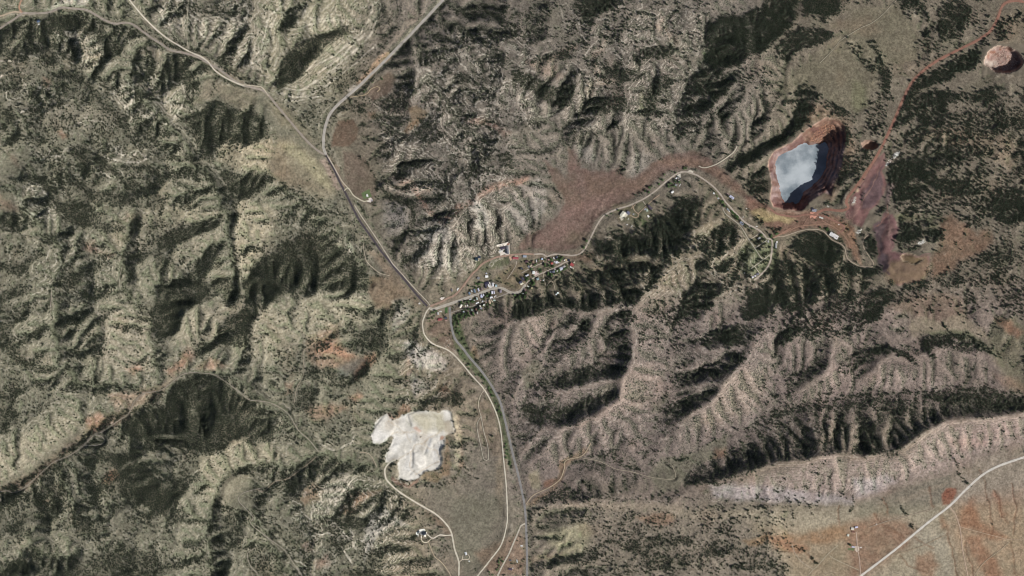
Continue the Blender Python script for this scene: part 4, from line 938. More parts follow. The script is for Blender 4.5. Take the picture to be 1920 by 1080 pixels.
for d, pp in ((1, '-160,-160 480,-160 500,200 560,330 680,560 760,640 700,760 540,1240 -160,1240'), (.9, '720,-160 1440,-160 1440,240 1200,260 1000,300 960,440 780,520 700,240'), (.6, '560,760 780,900 760,1240 480,1240'), (.5, '1120,440 1440,440 1440,600 1120,560'), (.45, '900,600 1440,600 1440,800 960,900'), (.3, '1440,560 1940,560 1940,780 1440,800')):
    w, m = poly_mask(pts_of(pp), 40); HILLY[w] = np.maximum(HILLY[w], m * d)
HI4 = HILLY[::2, ::2][:H4.shape[0], :H4.shape[1]]
wgx = gx4 + 25 * fbm(gx4, gy4, 60, 3, 35); wgy = gy4 + 25 * fbm(gx4, gy4, 60, 3, 37)
H4 = H4 + rug * HI4 * (30.0 * fbm(wgx, wgy, 120, 3, 31, 0.5) + 20.0 * fbm(wgx, wgy, 85, 3, 44, 0.5, True))
H4 = H4 + rug * (12.0 * fbm(gx4, gy4, 56, 5, 51, 0.6) + 6.0 * fbm(gx4, gy4, 40, 4, 54, 0.5, True))
def erode(Z, steps, c, S0, fixed, cell, diff, m=0.45):
    """running water: uplift S0 against stream-power incision; fixed cells hold their level"""
    ny, nx = Z.shape; idx = np.arange(ny * nx).reshape(ny, nx)
    free = 1 - fixed
    for s in range(steps):
        Z = Z + S0 * cell * c * free * rng.uniform(.3, 1.7, Z.shape)
        pz = np.pad(Z, 1, constant_values=1e6); pi = np.pad(idx, 1, constant_values=0)
        best = np.zeros_like(Z); rec = idx.copy(); dist = np.ones_like(Z)
        for dy in (-1, 0, 1):
            for dx in (-1, 0, 1):
                if dx == 0 and dy == 0: continue
                L = math.hypot(dx, dy)
                sl = (Z - pz[1 + dy:1 + dy + ny, 1 + dx:1 + dx + nx]) / L
                q = sl > best
                best = np.where(q, sl, best); rec = np.where(q, pi[1 + dy:1 + dy + ny, 1 + dx:1 + dx + nx], rec); dist = np.where(q, L, dist)
        order = np.argsort(Z.ravel()).tolist(); r = rec.ravel().tolist()
        A = [1.0] * (ny * nx)
        for i in reversed(order):
            if r[i] != i: A[r[i]] += A[i]
        An = np.array(A).reshape(ny, nx)
        F = (c * An ** m / dist * free).ravel().tolist(); z = Z.ravel().tolist()
        for i in order:
            j = r[i]
            if j != i: z[i] = (z[i] + F[i] * z[j]) / (1 + F[i])
        Z = np.array(z).reshape(ny, nx)
        p = np.pad(Z, 1, mode='edge')
        Z = Z + diff * free * (p[:-2, 1:-1] + p[2:, 1:-1] + p[1:-1, :-2] + p[1:-1, 2:] - 4 * Z)
    return Z, An
FIX = np.zeros_like(H4)
for li, ln in enumerate(LINES.strip().splitlines()[:NVALLEY]):
    Q = walk(ln, 1.5, li > 2); ix = np.rint((Q[:, 0] - X0) / 4).astype(int); iy = np.rint((Q[:, 1] - Y0) / 4).astype(int)
    ok = (ix >= 0) & (ix < H4.shape[1]) & (iy >= 0) & (iy < H4.shape[0])
    FIX[iy[ok], ix[ok]] = 1; H4[iy[ok], ix[ok]] = (Q[ok, 2] - 40) * 1.25 + 40
CALM = np.zeros((NY, NX), np.float32)                              # smoother, less gullied slopes
for d, pp in ((.55, '880,590 1440,560 1600,600 1600,780 1320,900 980,940'), (.5, '1440,560 1960,560 1960,780 1440,800'), (1, '1290,905 1440,868 1615,858 1700,852 1760,790 1960,770 1960,840 1620,960 1290,960'), (.4, '480,-60 760,-60 620,190 520,200'), (.85, '690,180 800,180 850,300 830,420 760,500 700,400 690,280')):
    w, m = poly_mask(pts_of(pp), 14); CALM[w] = np.maximum(CALM[w], m * d)
C4 = CALM[::2, ::2][:H4.shape[0], :H4.shape[1]]
S0 = (0.34 + 0.56 * HI4) * rug * (1 - .55 * C4)
H4, ACC = erode(H4, 26, 0.12, S0, np.maximum(FIX, smooth(.6, .95, F4)), 10.0, 0.07 + 0.12 * C4)
def up2(A):
    fy = (gy - Y0) / 4; fx = (gx - X0) / 4
    fy = np.clip(fy, 0, A.shape[0] - 1.001); fx = np.clip(fx, 0, A.shape[1] - 1.001)
    iy = fy.astype(int)[:, None]; ix = fx.astype(int)[None]; v = fy[:, None] - iy; u = fx[None] - ix
    return (A[iy, ix] * (1 - u) * (1 - v) + A[iy, ix + 1] * u * (1 - v) + A[iy + 1, ix] * (1 - u) * v + A[iy + 1, ix + 1] * u * v).astype(np.float32)
RUG = up2(rug)
Z = up2(H4) + RUG * (3.2 * fbm(GX, GY, 24, 4, 61, 0.6) + 2.6 * fbm(GX, GY, 30, 3, 71, 0.5, True))
Z, ACC2 = erode(Z.astype(np.float64), 4, 0.13, .6 * RUG, smooth(.5, .9, blur(FLAT, 4)), 5.0, 0.03)
Z = blur(Z.astype(np.float32), 0.55)
FLOW = blur(np.log(ACC2).astype(np.float32), 1.5)
# ledges of the layered limestone
T = 11.0
zz = Z + 3.0 * fbm(GX, GY, 90, 3, 81)
ledge = np.sin(2 * math.pi * zz / T) * T / (2 * math.pi)
Z += ROCK * RUG * 0.9 * ledge
LEDGE = np.zeros((NY, NX), np.float32); LEDGE_LOW = np.zeros((NY, NX), np.float32)
for li, ln in enumerate(LEDGES.strip().splitlines()):
    P = pts_of(ln); w = bbox(P, 16)
    ax, ay = GX[w] + 2.5 * fbm(GX[w], GY[w], 12, 3, 19), GY[w] + 2.5 * fbm(GX[w], GY[w], 12, 3, 29)
    d, t = seg_dist(ax, ay, P, False)
    wd = 1.5 + 0.9 * perlin(GX[w] / 14, GY[w] / 14, li)
    m = (1 - smooth(wd * .6, wd * 1.5, d)) * np.clip(.75 + .9 * perlin(GX[w] / 9, GY[w] / 9, li + 5), 0, 1)
    LEDGE[w] = np.maximum(LEDGE[w], m)
    LEDGE_LOW[w] = np.maximum(LEDGE_LOW[w], (1 - smooth(1.0, 2.4, np.abs(d - 3.2))) * np.clip(.4 + 1.4 * perlin(GX[w] / 10, GY[w] / 10, li + 21), 0, 1))
    for off, k in ((6.0, .45), (11.0, .28)):                      # thinner beds above and below the main ledge
        m = (1 - smooth(.5, 1.5, np.abs(d - off))) * np.clip(.3 + 1.6 * perlin(GX[w] / 13, GY[w] / 13, li + 11), 0, 1) * k
        LEDGE[w] = np.maximum(LEDGE[w], m)
Z += 2.2 * LEDGE
k_ = (0.8 * LEDGE * (1 - .5 * STAND) * (1 - .5 * smooth(700, 980, GX)))[..., None]
ALB = ALB * (1 - k_) + (0.35 * ALB + 0.75 * np.array((.62, .56, .46), np.float32)) * k_
# ---------------------------------------------------------------- mine pits, quarry, spoil heaps
def pit(rim, floor, depth, rough, seed):
    zf = float(np.mean(sample(blur(Z, 6), rim[:, 0], rim[:, 1]))) - depth
    w = bbox(rim, 8)
    ax, ay = GX[w] + 3.4 * fbm(GX[w], GY[w], 11, 3, seed, .6), GY[w] + 3.4 * fbm(GX[w], GY[w], 11, 3, seed + 3, .6)
    inr = inside(ax, ay, rim); inf = inside(ax, ay, floor)
    dr, _ = seg_dist(ax, ay, rim, True); df, _ = seg_dist(ax, ay, floor, True)
    t = np.where(inf, 1.0, dr / (dr + df + 1e-6)); t = np.where(inr, t, 0.0)
    zr = blur(Z, 6)[w]
    tb = np.where((t > 0) & (t < 1), np.clip(t + .055 * np.sin(2 * math.pi * t * 4.5 + 2 * fbm(ax, ay, 18, 2, seed + 7)), 0, 1), t)      # benches
    n = fbm(GX[w], GY[w], 8, 3, seed + 5) * rough
    Z[w] = np.where(inr, zr + (zf - zr) * tb + n * np.minimum(t * 3, 1), Z[w])
    return w, inr, t, zf
def paint(w, m, c, k=1.0):
    m = (np.clip(m, 0, 1) * k)[..., None]
    ALB[w] = ALB[w] * (1 - m) + np.array(lin(c), np.float32) * m
rim1 = pts_of('1546,222 1565,224 1578,232 1584,245 1585,262 1580,290 1577,310 1571,330 1563,346 1557,366 1545,362 1537,367 1528,371 1516,379 1508,390 1502,397 1490,394 1470,393 1450,388 1443,372 1447,350 1444,330 1440,310 1441,300 1450,285 1465,277 1485,268 1500,252 1512,243 1530,232')
flo1 = pts_of('1508,268 1520,273 1532,273 1545,268 1552,273 1551,290 1548,312 1543,322 1538,332 1530,340 1518,350 1506,360 1503,372 1496,381 1485,378 1474,379 1469,372 1463,350 1458,330 1455,310 1456,303 1463,292 1475,285 1488,279 1497,275')
w, inr, t, zf = pit(rim1, flo1, 112.0, 3.0, 101); LAKE_Z = zf + 4.0
pn = fbm(GX[w], GY[w], 14, 4, 111); pn2 = fbm(GX[w], GY[w], 6, 3, 117)
paint(w, inr * 1.0, (154, 130, 122)); paint(w, inr * smooth(-.1, .4, pn), (168, 146, 142), .8); paint(w, inr * smooth(.05, .4, -pn), (136, 104, 92), .8)
paint(w, inr * smooth(275, 262, GY[w]) * smooth(1495, 1515, GX[w]), (138, 106, 88), .85); paint(w, inr * smooth(0.1, .4, pn2) * smooth(275, 262, GY[w]), (168, 144, 124), .6)
paint(w, inr * smooth(378, 384, GY[w]), (134, 88, 80), .8)
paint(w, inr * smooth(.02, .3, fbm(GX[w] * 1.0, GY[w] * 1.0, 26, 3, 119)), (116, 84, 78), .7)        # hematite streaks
wr_, mr_, _ = line_mask(np.vstack([rim1[16:], rim1[:2]]), 2.6, 2.0, False); paint(wr_, mr_ * np.clip(.6 + .8 * fbm(GX[wr_], GY[wr_], 9, 2, 191), 0, 1), (196, 164, 144), .8)
DENS[w] *= 1 - inr
rim2 = pts_of('1840,122 1842,112 1848,98 1857,91 1868,87 1880,89 1893,92 1903,98 1911,106 1915,116 1912,126 1904,133 1893,138 1886,141 1874,139 1862,136 1850,130')
flo2 = pts_of('1850,118 1852,110 1858,101 1866,96 1880,93 1893,96 1903,101 1909,108 1912,116 1909,124 1902,130 1892,134 1884,136 1872,133 1862,130 1854,125')
w, inr, t, zf = pit(rim2, flo2, 58.0, 4.0, 131)
pn = fbm(GX[w], GY[w], 12, 4, 141); pn2 = fbm(GX[w], GY[w], 5, 3, 147)
paint(w, inr * 1.0, (170, 144, 134)); paint(w, inr * smooth(.0, .3, pn), (156, 112, 92), .85); paint(w, inr * smooth(112, 118, GY[w]) * smooth(1872, 1866, GX[w]), (200, 188, 176), .8)
paint(w, inr * smooth(.1, .4, pn2), (196, 178, 164), .6); paint(w, inr * (1 - smooth(.05, .5, t)), (206, 180, 160), .8)
paint(w, inr * smooth(.1, .35, fbm(GX[w], GY[w], 20, 3, 149)), (122, 96, 86), .6)
DENS[w] *= 1 - inr
rim3 = pts_of('1613,272 1615,267 1621,264 1630,263 1640,266 1645,272 1643,278 1636,281 1626,282 1618,279')
flo3 = pts_of('1621,274 1623,269 1630,266 1639,267 1643,272 1641,277 1634,279 1626,279')
w, inr, t, zf = pit(rim3, flo3, 46.0, 2.0, 151)
paint(w, inr * 1.0, (164, 138, 122)); DENS[w] *= 1 - inr
# the pale quarry
QUARRY = pts_of('724,774 717,781 708,790 703,800 697,812 693,817 696,824 700,830 708,828 714,832 722,824 733,818 738,822 734,832 728,843 722,855 722,864 726,867 736,866 747,861 747,872 747,885 748,898 760,900 778,899 790,893 794,884 806,882 822,878 830,868 829,850 833,838 836,820 838,815 852,812 852,796 850,785 845,774 832,770 820,774 806,770 790,769 775,771 760,777 745,785 736,788')
w, m = poly_mask(QUARRY, 1.6)
zq = blur(Z, 40)[w] - 6 + 0.35 * fbm(GX[w], GY[w], 10, 3, 165)
for hq, sq, pq in ((7, 1.0, '765,778 790,768 806,770 820,774 832,770 846,774 852,796 852,812 838,815 820,812 800,812 785,806 772,800'), (6, 1.0, '724,774 700,805 693,817 700,830 714,832 733,816 742,800 736,788'), (5, .8, '776,850 786,846 797,858 797,873 783,877 776,868'), (-4, 1.2, '804,822 814,816 826,822 829,850 826,868 812,868 804,850'), (-4, 1.2, '809,832 820,828 826,845 822,860 812,858'), (4, 1.0, '726,840 745,832 760,838 760,858 740,866 724,864'), (3, .8, '748,880 772,884 780,896 760,900 748,898'), (-3, 1, '772,816 780,814 782,826 774,828')):
    wq, mq = poly_mask(pts_of(pq), sq, False)
    full = np.zeros((NY, NX), np.float32); full[wq] = mq * hq; zq = zq + full[w]
Z[w] = Z[w] * (1 - m) + zq * m
paint(w, m, (206, 201, 191)); wd_, md_ = poly_mask(QUARRY, 9); paint(wd_, md_ * (1 - 0.0), (176, 168, 152), .55); paint(w, m, (206, 201, 191))
qn = fbm(GX[w], GY[w], 30, 4, 171)
paint(w, m * smooth(.0, .35, qn), (216, 212, 205), .8); paint(w, m * smooth(.15, .45, -qn), (188, 179, 166), .8)
for c, s, k, pp in (((194, 186, 162), 8, .8, '770,775 790,772 806,776 812,790 812,805 800,812 785,800 775,790'), ((172, 164, 138), 7, .8, '806,772 830,774 836,790 836,805 820,812 815,800 812,788'), ((160, 148, 126), 3, .7, '832,790 845,785 848,800 850,812 840,816 834,808'),
                    ((196, 164, 146), 2, .8, '775,803 782,800 790,808 784,811'), ((166, 138, 120), 1.5, 1, '826,818 831,816 835,820 833,827 827,827'), ((178, 176, 158), 2, .8, '760,780 764,790 770,800 768,803 762,790'), ((186, 186, 186), 4, .7, '805,820 812,818 808,835 800,850 796,845 802,832'), ((192, 192, 192), 4, .6, '773,815 778,815 778,828 773,824'), ((226, 220, 210), 2, .7, '778,850 790,846 797,860 797,872 782,876 776,868'),
                    ((200, 196, 190), 5, .6, '810,850 825,840 828,865 812,868')):
    w2, m2 = poly_mask(pts_of(c and pp), s); paint(w2, m2, c, k)
for c, s, k, pp in (((146, 118, 102), 1.5, .9, '724,773 730,774 738,784 736,787 729,782'), ((128, 106, 88), 2, .9, '740,785 752,780 770,770 765,760 755,755 748,770'), ((176, 166, 142), 4, .7, '846,776 858,778 862,800 864,850 858,880 850,876 852,830 850,800'), ((122, 104, 84), 3, .85, '838,818 842,825 840,850 845,870 842,890 830,893 824,890 832,868 836,840'), ((130, 115, 92), 3, .8, '793,886 820,882 828,890 820,903 800,905 790,900'), ((132, 104, 90), 2, .8, '735,893 750,903 765,910 784,898 785,903 768,915 748,910 733,900')):
    w2, m2 = poly_mask(pts_of(pp), s); paint(w2, m2, c, k)
for ln in ('1865,918 1872,948 1880,966 1892,982', '1775,1000 1785,1030 1792,1062 1796,1090', '1810,1018 1820,1050 1826,1080', '1690,1045 1705,1060 1722,1066 1735,1075', '1838,880 1850,930 1862,985 1858,1010', '1895,905 1905,950 1900,1000', '1895,1012 1900,1040 1905,1075', '1700,1000 1720,1012 1750,1030', '1460,1020 1490,1025 1520,1048 1540,1060', '1640,965 1655,985 1690,1000 1700,1020', '1575,950 1572,985', '1655,935 1665,965', '1742,915 1748,950'):
    P = pts_of(ln); w, m, _ = line_mask(P, 3, 3, True); Z[w] -= 2.5 * m; paint(w, m, (120, 92, 74), .7)
w, m = poly_mask(QUARRY, 2); DENS[w] *= 1 - m
for (x0, y0, x1, y1, h) in ((772, 845, 772, 876, -7), (771, 843, 778, 845, 5), (775, 882, 768, 889, -4), (805, 825, 796, 850, -4), (812, 835, 806, 858, -3)):
    w, m, _ = line_mask(np.array([[x0, y0], [x1, y1]], float), 3, 3); Z[w] += m * h
# spoil heaps by the mine
for h, s, pp in ((7, 7, '1664,400 1672,402 1684,430 1676,470 1690,478 1742,478 1735,505 1722,532 1680,534 1664,512 1655,505 1664,490 1662,476 1655,470 1656,450 1664,425'), (-9, 1.5, '1684,481 1700,475 1722,481 1727,488 1712,496 1695,494'), (5, 6, '1615,385 1618,362 1632,336 1650,318 1653,345 1650,374 1632,388'), (8, 3, '1606,347 1610,342 1615,345 1615,352 1610,356 1605,352'), (5, 5, '1660,350 1668,342 1676,348 1670,370 1664,392 1660,375'), (-10, 2, '1458,300 1462,300 1462,304 1458,304'), (5, 2, '1672,292 1680,287 1686,286 1684,292 1676,296')):
    w, m = poly_mask(pts_of(pp), s); Z[w] += m * h
for ln, cc_, wd_ in (('1684,482 1690,478 1702,474 1716,477 1724,484 1726,489 1716,495 1702,496 1692,491 1684,482', (176, 158, 132), 1.8), ('1664,405 1668,440 1672,470 1690,477 1720,480 1740,476', (150, 122, 114), 2.4), ('1600,415 1606,395 1622,368 1640,335 1652,305 1657,290', (146, 116, 106), 2.2), ('1588,384 1598,366 1612,345 1628,318', (160, 126, 112), 2.0), ('1560,412 1585,420 1600,440 1610,470', (158, 122, 98), 2.0), ('1650,470 1656,488 1656,505 1664,515', (86, 72, 78), 3.0), ('1652,312 1648,340 1652,372', (92, 78, 80), 2.2), ('1640,425 1650,420 1664,402 1662,385', (144, 108, 96), 2.0)):
    w, m, _ = line_mask(pts_of(ln), wd_, 1.6, True); paint(w, m, cc_, .75)
w, m = poly_mask(pts_of('1672,291 1680,286 1686,285 1685,291 1680,296 1675,294'), 1.5); paint(w, m, (215, 212, 206))
for pp, c in (('1655,312 1664,300 1672,296 1670,302 1662,312', (168, 150, 140)), ('1598,374 1603,368 1605,376 1600,386 1595,384', (196, 178, 160)), ('1602,356 1607,355 1610,362 1604,362', (190, 170, 140)), ('1719,455 1730,450 1734,456 1725,460', (190, 186, 172)), ('1715,150 1725,150 1722,158', (150, 140, 124))):
    w, m = poly_mask(pts_of(pp), 2); m = m * (fbm(GX[w], GY[w], 6, 2, 181) > -0.1); paint(w, m, c, .85)
for pp in ('1590,400 1595,370 1610,345 1635,305 1655,285 1660,300 1655,320 1660,350 1650,378 1630,395 1615,425 1600,420', '1662,400 1672,402 1684,430 1672,470 1690,478 1740,480 1742,475 1735,505 1720,530 1680,535 1660,515 1645,485 1640,440 1634,425 1650,415', '1405,395 1430,392 1460,402 1490,412 1480,418 1440,416 1415,408', '1560,410 1600,430 1610,470 1615,500 1600,480 1580,450 1555,425', '1440,390 1500,396 1560,400 1590,400 1590,412 1500,425 1450,440'):
    w, m = poly_mask(pts_of(pp), 2); DENS[w] *= 1 - m * .96
# ---------------------------------------------------------------- roads: "name width r,g,b points"
ROADS = '''
highway 4.2 132,128,124 992,1240 989,1100 988,1040 987,1000 986,975 983,945 977,915 970,885 961,850 953,815 946,785 938,755 928,735 918,718 900,693 880,670 868,654 856,640 850,628 846,610 844,592 843,576
street 5 178,167,150 804,577 812,580 822,577 840,571 860,564 880,557 900,550 915,544 925,541 935,540 945,542 952,546 960,549 968,549 976,546 981,540 985,534
highway 3.6 76,68,74 801,574 793,566 780,551 769,538 757,523 743,507 730,490 712,468 700,450 687,432 675,415 664,395 655,377 645,357 635,338 626,318 617,302 611,290
highway 5.0 168,160,148 611,290 607,280 606,268 607,250 611,232 618,214 630,199 644,186 660,172 676,158 692,142 711,124 730,105 748,86 767,67 786,47 805,27 818,13 830,0 850,-25 900,-90 960,-160
road 3.8 160,146,130 607,289 600,285 590,278 575,264 560,247 545,229 530,211 515,193 503,178 492,169 478,165 455,159 435,148 415,133 395,121 370,107 345,99 320,94 300,81 280,68 262,55 248,45 235,42 215,44 195,37 175,25 160,18 140,16 115,14 100,20 85,24 60,25 42,25 30,33 15,43 0,53 -60,90 -160,140
dirt_road 3 186,140,108 41,24 36,15 38,6 42,-4 60,-60
gravel_road 3 196,172,142 40,24 30,22 22,23 10,27 0,30 -60,45
gravel_road 2.6 205,194,170 230,-60 240,-8 245,2 255,15 275,38 307,67 340,88 360,99 376,106 390,116 402,131 420,144 440,154 458,161
dirt_track 1.6 165,155,130 355,97 351,80 350,60 351,40 353,15 357,-20
gravel_road 2 190,176,150 450,158 478,161 490,163 498,172 503,180
haul_road 4.8 152,106,88 1990,60 1930,14 1915,6 1902,4 1885,6 1874,16 1866,38 1853,60 1830,77 1790,97 1752,117 1722,140 1705,160 1690,190 1675,225 1657,265 1648,283 1637,302 1625,320 1610,342 1598,358 1588,371 1586,381 1590,389 1583,394 1570,395 1550,393 1538,396 1526,403
haul_road 3 150,106,90 1526,403 1515,402 1505,403 1490,406 1470,404 1455,400 1442,390
haul_road 3 150,108,90 1526,403 1545,406 1560,412 1575,420 1582,425 1580,432 1570,438
dirt_road 2.2 156,116,92 1468,439 1480,432 1500,424 1520,422 1545,420 1560,424 1575,435 1588,450 1593,466
dirt_road 1.9 168,148,124 1449,447 1458,444 1470,443 1485,438 1500,433 1520,430 1540,432 1550,440 1560,450 1575,457 1583,465 1585,475 1588,485 1597,492 1610,499 1625,501 1635,500 1637,494 1632,486 1625,475 1619,465 1617,455 1620,447 1628,440
gravel_road 3 180,164,146 1000,477 1012,476 1019,477 1026,481 1031,479 1038,477 1048,477 1061,478 1074,479 1084,477 1091,473 1097,466 1102,457 1110,441 1120,421 1128,409 1137,401 1157,392 1180,385 1210,371 1230,357 1247,342 1267,327 1282,322 1297,325 1310,330 1325,340 1340,352 1352,366 1360,378 1380,400 1400,419 1422,431 1432,440 1438,447 1446,449 1448,456 1447,466 1446,477 1444,489 1438,502 1428,513 1419,521 1413,525
dirt_road 2.4 170,124,100 1446,448 1460,441 1470,435 1482,428
dirt_track 1.6 172,162,142 1355,389 1359,399 1369,408 1382,418 1387,423 1394,433 1404,450 1415,466 1424,480 1430,487
dirt_track 1.3 172,162,140 1404,450 1424,438
dirt_track 1.5 182,172,152 1416,465 1437,451
dirt_track 1.5 178,168,146 1446,475 1435,484 1430,487 1425,491 1414,499 1406,505
dirt_track 1.3 178,168,146 1414,499 1420,508 1425,514
dirt_road 3.4 170,136,114 806,575 812,572 825,567 838,560 850,555 858,548 864,542 870,534 876,526 886,513 893,507 904,495 919,487 932,482 945,480 958,478 971,477 990,476 1001,477
gravel_road 2.4 206,192,172 805,577 799,585 795,595 792,605 793,618 797,630 812,645 840,657 860,675 885,705 905,727 920,752 932,780 939,810 944,860 949,910 951,960 950,985 940,1022 920,1050 897,1079 870,1110 830,1200
gravel_road 2.8 192,180,158 985,983 977,987 972,998 963,1019 954,1040 947,1053 939,1068 934,1079 915,1120 890,1200
lane 1.7 154,142,128 844,587 850,585 863,581 879,576 892,572 905,567 918,562 931,558 944,553 953,550
lane 1.5 160,148,130 895,552 903,567
lane 1.8 164,152,134 978,512 992,504 1005,498 1018,492 1020,485 1022,481
street 2.4 176,160,142 985,534 990,528 1000,522 1007,516 1012,514 1019,511 1028,507 1041,502 1050,497 1061,491 1068,490
dirt_track 1.1 178,158,138 951,523 960,510 967,498 969,489
dirt_track 1.1 176,160,134 1019,512 1019,517 1022,529 1024,537 1031,528 1035,527 1039,535 1041,545
gravel_road 3 208,194,170 742,862 730,868 722,879 722,890 726,902 745,920 767,935 792,950 817,965 835,982 846,1000 852,1030 860,1055 860,1080 862,1120 866,1200
gravel_road 2 212,200,178 847,1004 836,1005 825,1004 818,1007 813,1010 807,1008 801,1003
gravel_road 1.5 208,192,164 811,1010 807,1012 802,1017 795,1018 790,1013 789,1006
dirt_track 1.3 182,162,128 803,1017 808,1030 815,1045 827,1055 840,1072 852,1095
gravel_road 1.4 204,186,160 861,1056 866,1051 878,1050 881,1046 877,1041
gravel_road 1.2 204,186,160 866,1051 868,1042
gravel_road 4 214,204,190 1545,1140 1590,1100 1615,1080 1680,1030 1740,980 1780,949 1810,919 1840,892 1865,877 1890,867 1920,857 2000,830 2080,800
dirt_track 1.8 190,160,134 1781,951 1786,957 1793,968 1800,990 1803,1010 1805,1030 1815,1080 1825,1130
dirt_track 1.7 192,164,142 1606,998 1607,1010 1608,1027 1612,1050 1614,1079
dirt_track 1.3 176,162,132 1512,1084 1522,1072 1535,1060 1552,1040 1572,1022
dirt_track 1.1 176,160,130 1525,1068 1512,1060 1500,1050 1490,1035 1485,1020
dirt_track 1.1 178,162,132 1555,1042 1572,1052 1590,1060 1612,1070
dirt_track 1.2 178,150,120 1785,982 1815,992 1865,1005 1895,1012 1940,1010
dirt_track 1.2 182,160,128 1827,1080 1845,1055 1875,1032 1893,1016
dirt_track 1.1 176,150,118 1776,1002 1750,1014 1727,1025 1700,1034 1684,1038
dirt_track 1.1 172,152,120 1630,989 1650,982 1672,975 1740,957 1752,953
dirt_road 1.5 152,140,122 -80,950 0,922 25,924 42,917 60,902 77,887 100,867 130,854 155,837 170,822 177,815 195,808 220,790 238,779 246,765 252,752 270,738 300,732 322,717 345,701 370,699 400,702 415,710 430,720 455,740 470,750 490,752 512,757 540,775 560,807 580,825 597,847
dirt_road 1.3 150,142,124 157,836 178,835 192,832 197,826 190,818 178,815
dirt_track 1.1 164,150,124 580,650 569,660 570,700 557,727 552,755
dirt_track 1.1 166,154,130 495,914 480,917 455,925 447,937 462,955 475,970 470,980 482,992 505,1010 535,1032 550,1055 567,1080 580,1110
dirt_track 1.0 166,154,130 480,1027 465,1037 470,1060 482,1074 490,1095
dirt_track 1.1 160,138,114 480,917 495,920 517,902 540,897 575,872 592,857
dirt_track 1.1 168,152,126 675,848 687,849 697,857 707,877
gravel_road 2 196,184,160 1310,311 1316,314 1325,314 1345,307 1370,290 1379,280 1382,272
dirt_track 1.1 168,158,134 1690,-10 1682,0 1670,10 1655,27 1632,45 1610,55 1575,77 1562,92 1535,120
gravel_road 1.7 208,198,168 645,357 652,352 657,358 662,366 671,372 681,377 690,376
dirt_track 1.2 190,164,124 655,182 685,177 695,167 707,162 712,166 707,172
dirt_track 1.4 190,178,152 914,726 908,732 902,740 897,755 898,768 902,781
dirt_track 1.3 180,168,142 902,781 895,794 895,808 902,840 907,862 912,864 916,862 914,835 907,810 902,781
dirt_track 1 164,152,126 1095,860 1125,866 1155,880 1185,885 1220,895 1260,899 1267,890 1260,872
dirt_track 1.6 180,160,126 1108,832 1092,855 1062,864 1058,880 1050,900 1030,915 1000,930 986,947
dirt_track 1.2 172,160,136 97,540 97,560 96,576
dirt_track 1.1 170,158,134 230,500 226,520 224,545
dirt_track 1.1 176,160,130 680,458 683,475 687,490 700,503 712,512 730,517
gravel_road 1.5 200,186,162 613,291 622,306 633,326 642,341 652,352
gravel_road 1.4 196,180,156 664,384 675,402 692,427 712,457 728,482 736,495
gravel_road 1.4 196,180,156 736,495 752,512 770,533 786,550 803,568 806,574
dirt_road 1.3 160,120,98 1505,424 1512,412 1517,407
dirt_road 1.3 160,118,96 1540,413 1552,420 1562,424
dirt_road 1.6 176,150,126 1186,384 1190,395 1198,402 1194,408 1188,407 1182,403
dirt_road 1.4 178,150,124 1196,401 1205,393 1212,386 1225,374 1237,365
dirt_road 1.2 176,160,138 1205,376 1211,384
dirt_road 1.4 180,152,122 1183,391 1190,385 1193,381
'''
def catmull(P, step=3.0):
    Q = np.vstack([2 * P[0] - P[1], P, 2 * P[-1] - P[-2]]); out = []
    for i in range(1, len(Q) - 2):
        p0, p1, p2, p3 = Q[i - 1:i + 3]
        n = max(int(np.hypot(*(p2 - p1)) / step), 1)
        for k in range(n):
            t = k / n
            out.append(0.5 * ((2 * p1) + (p2 - p0) * t + (2 * p0 - 5 * p1 + 4 * p2 - p3) * t * t + (3 * p1 - p0 - 3 * p2 + p3) * t ** 3))
    out.append(Q[-2]); return np.array(out)
road_list = []
for (nm, wd, c), P in parse(ROADS, 3):
    c = np.array([float(v) for v in c.split(',')]); c = c + (c.mean() - c) * (.18 if nm == 'haul_road' else .25); c = c * (.90 if nm != 'highway' else .95)
    road_list.append((nm, float(wd), list(c), catmull(P)))
def smooth1(a, n):
    k = np.ones(2 * n + 1) / (2 * n + 1)
    return np.convolve(np.pad(a, n, mode='edge'), k, 'valid')
NOTREE = np.zeros((NY, NX), np.float32)
for nm, wd, c, P in road_list:
    zs = smooth1(sample(Z, P[:, 0], P[:, 1]), 6)
    wpx = wd / 2
    w = bbox(P, wpx + 12)
    d, t = seg_dist(GX[w], GY[w], P, False)
    cum = np.concatenate([[0], np.cumsum(np.hypot(*np.diff(P, axis=0).T))])
    zr = np.interp(t, cum, zs)
    m = 1 - (smooth(wpx + 2.2, wpx + 5 + wd, d) if wd > 2 else smooth(wpx + 1.4, wpx + 4, d))
    Z[w] = Z[w] * (1 - m) + zr * m
    NOTREE[w] = np.maximum(NOTREE[w], 1 - smooth(wpx + 0.3, wpx + 1.2, d))
    vg = (1 - smooth(wpx + .2, wpx + 1.2 + wd * .7, d)) * np.clip(.35 + .9 * fbm(GX[w], GY[w], 10, 3, 401), 0, 1)      # scraped, dusty verges
    ve = np.array(c) * .55 + np.array((150, 128, 104)) * .4
    if wd > 2.2: paint(w, vg, ve, .6)
for ln in ('742,862 755,856 768,848 776,838 790,832 800,828', '768,848 772,866 770,880 778,890', '790,832 808,842 822,850 826,862', '735,815 752,812 770,810 790,815', '728,790 745,800 760,815 768,830', '800,828 815,815 828,806', '778,890 795,878 812,872 824,866'):
    P = pts_of(ln); w, m, _ = line_mask(P, 2.2, 2.2, True); paint(w, m, (184, 168, 146), .55); Z[w] -= .8 * m
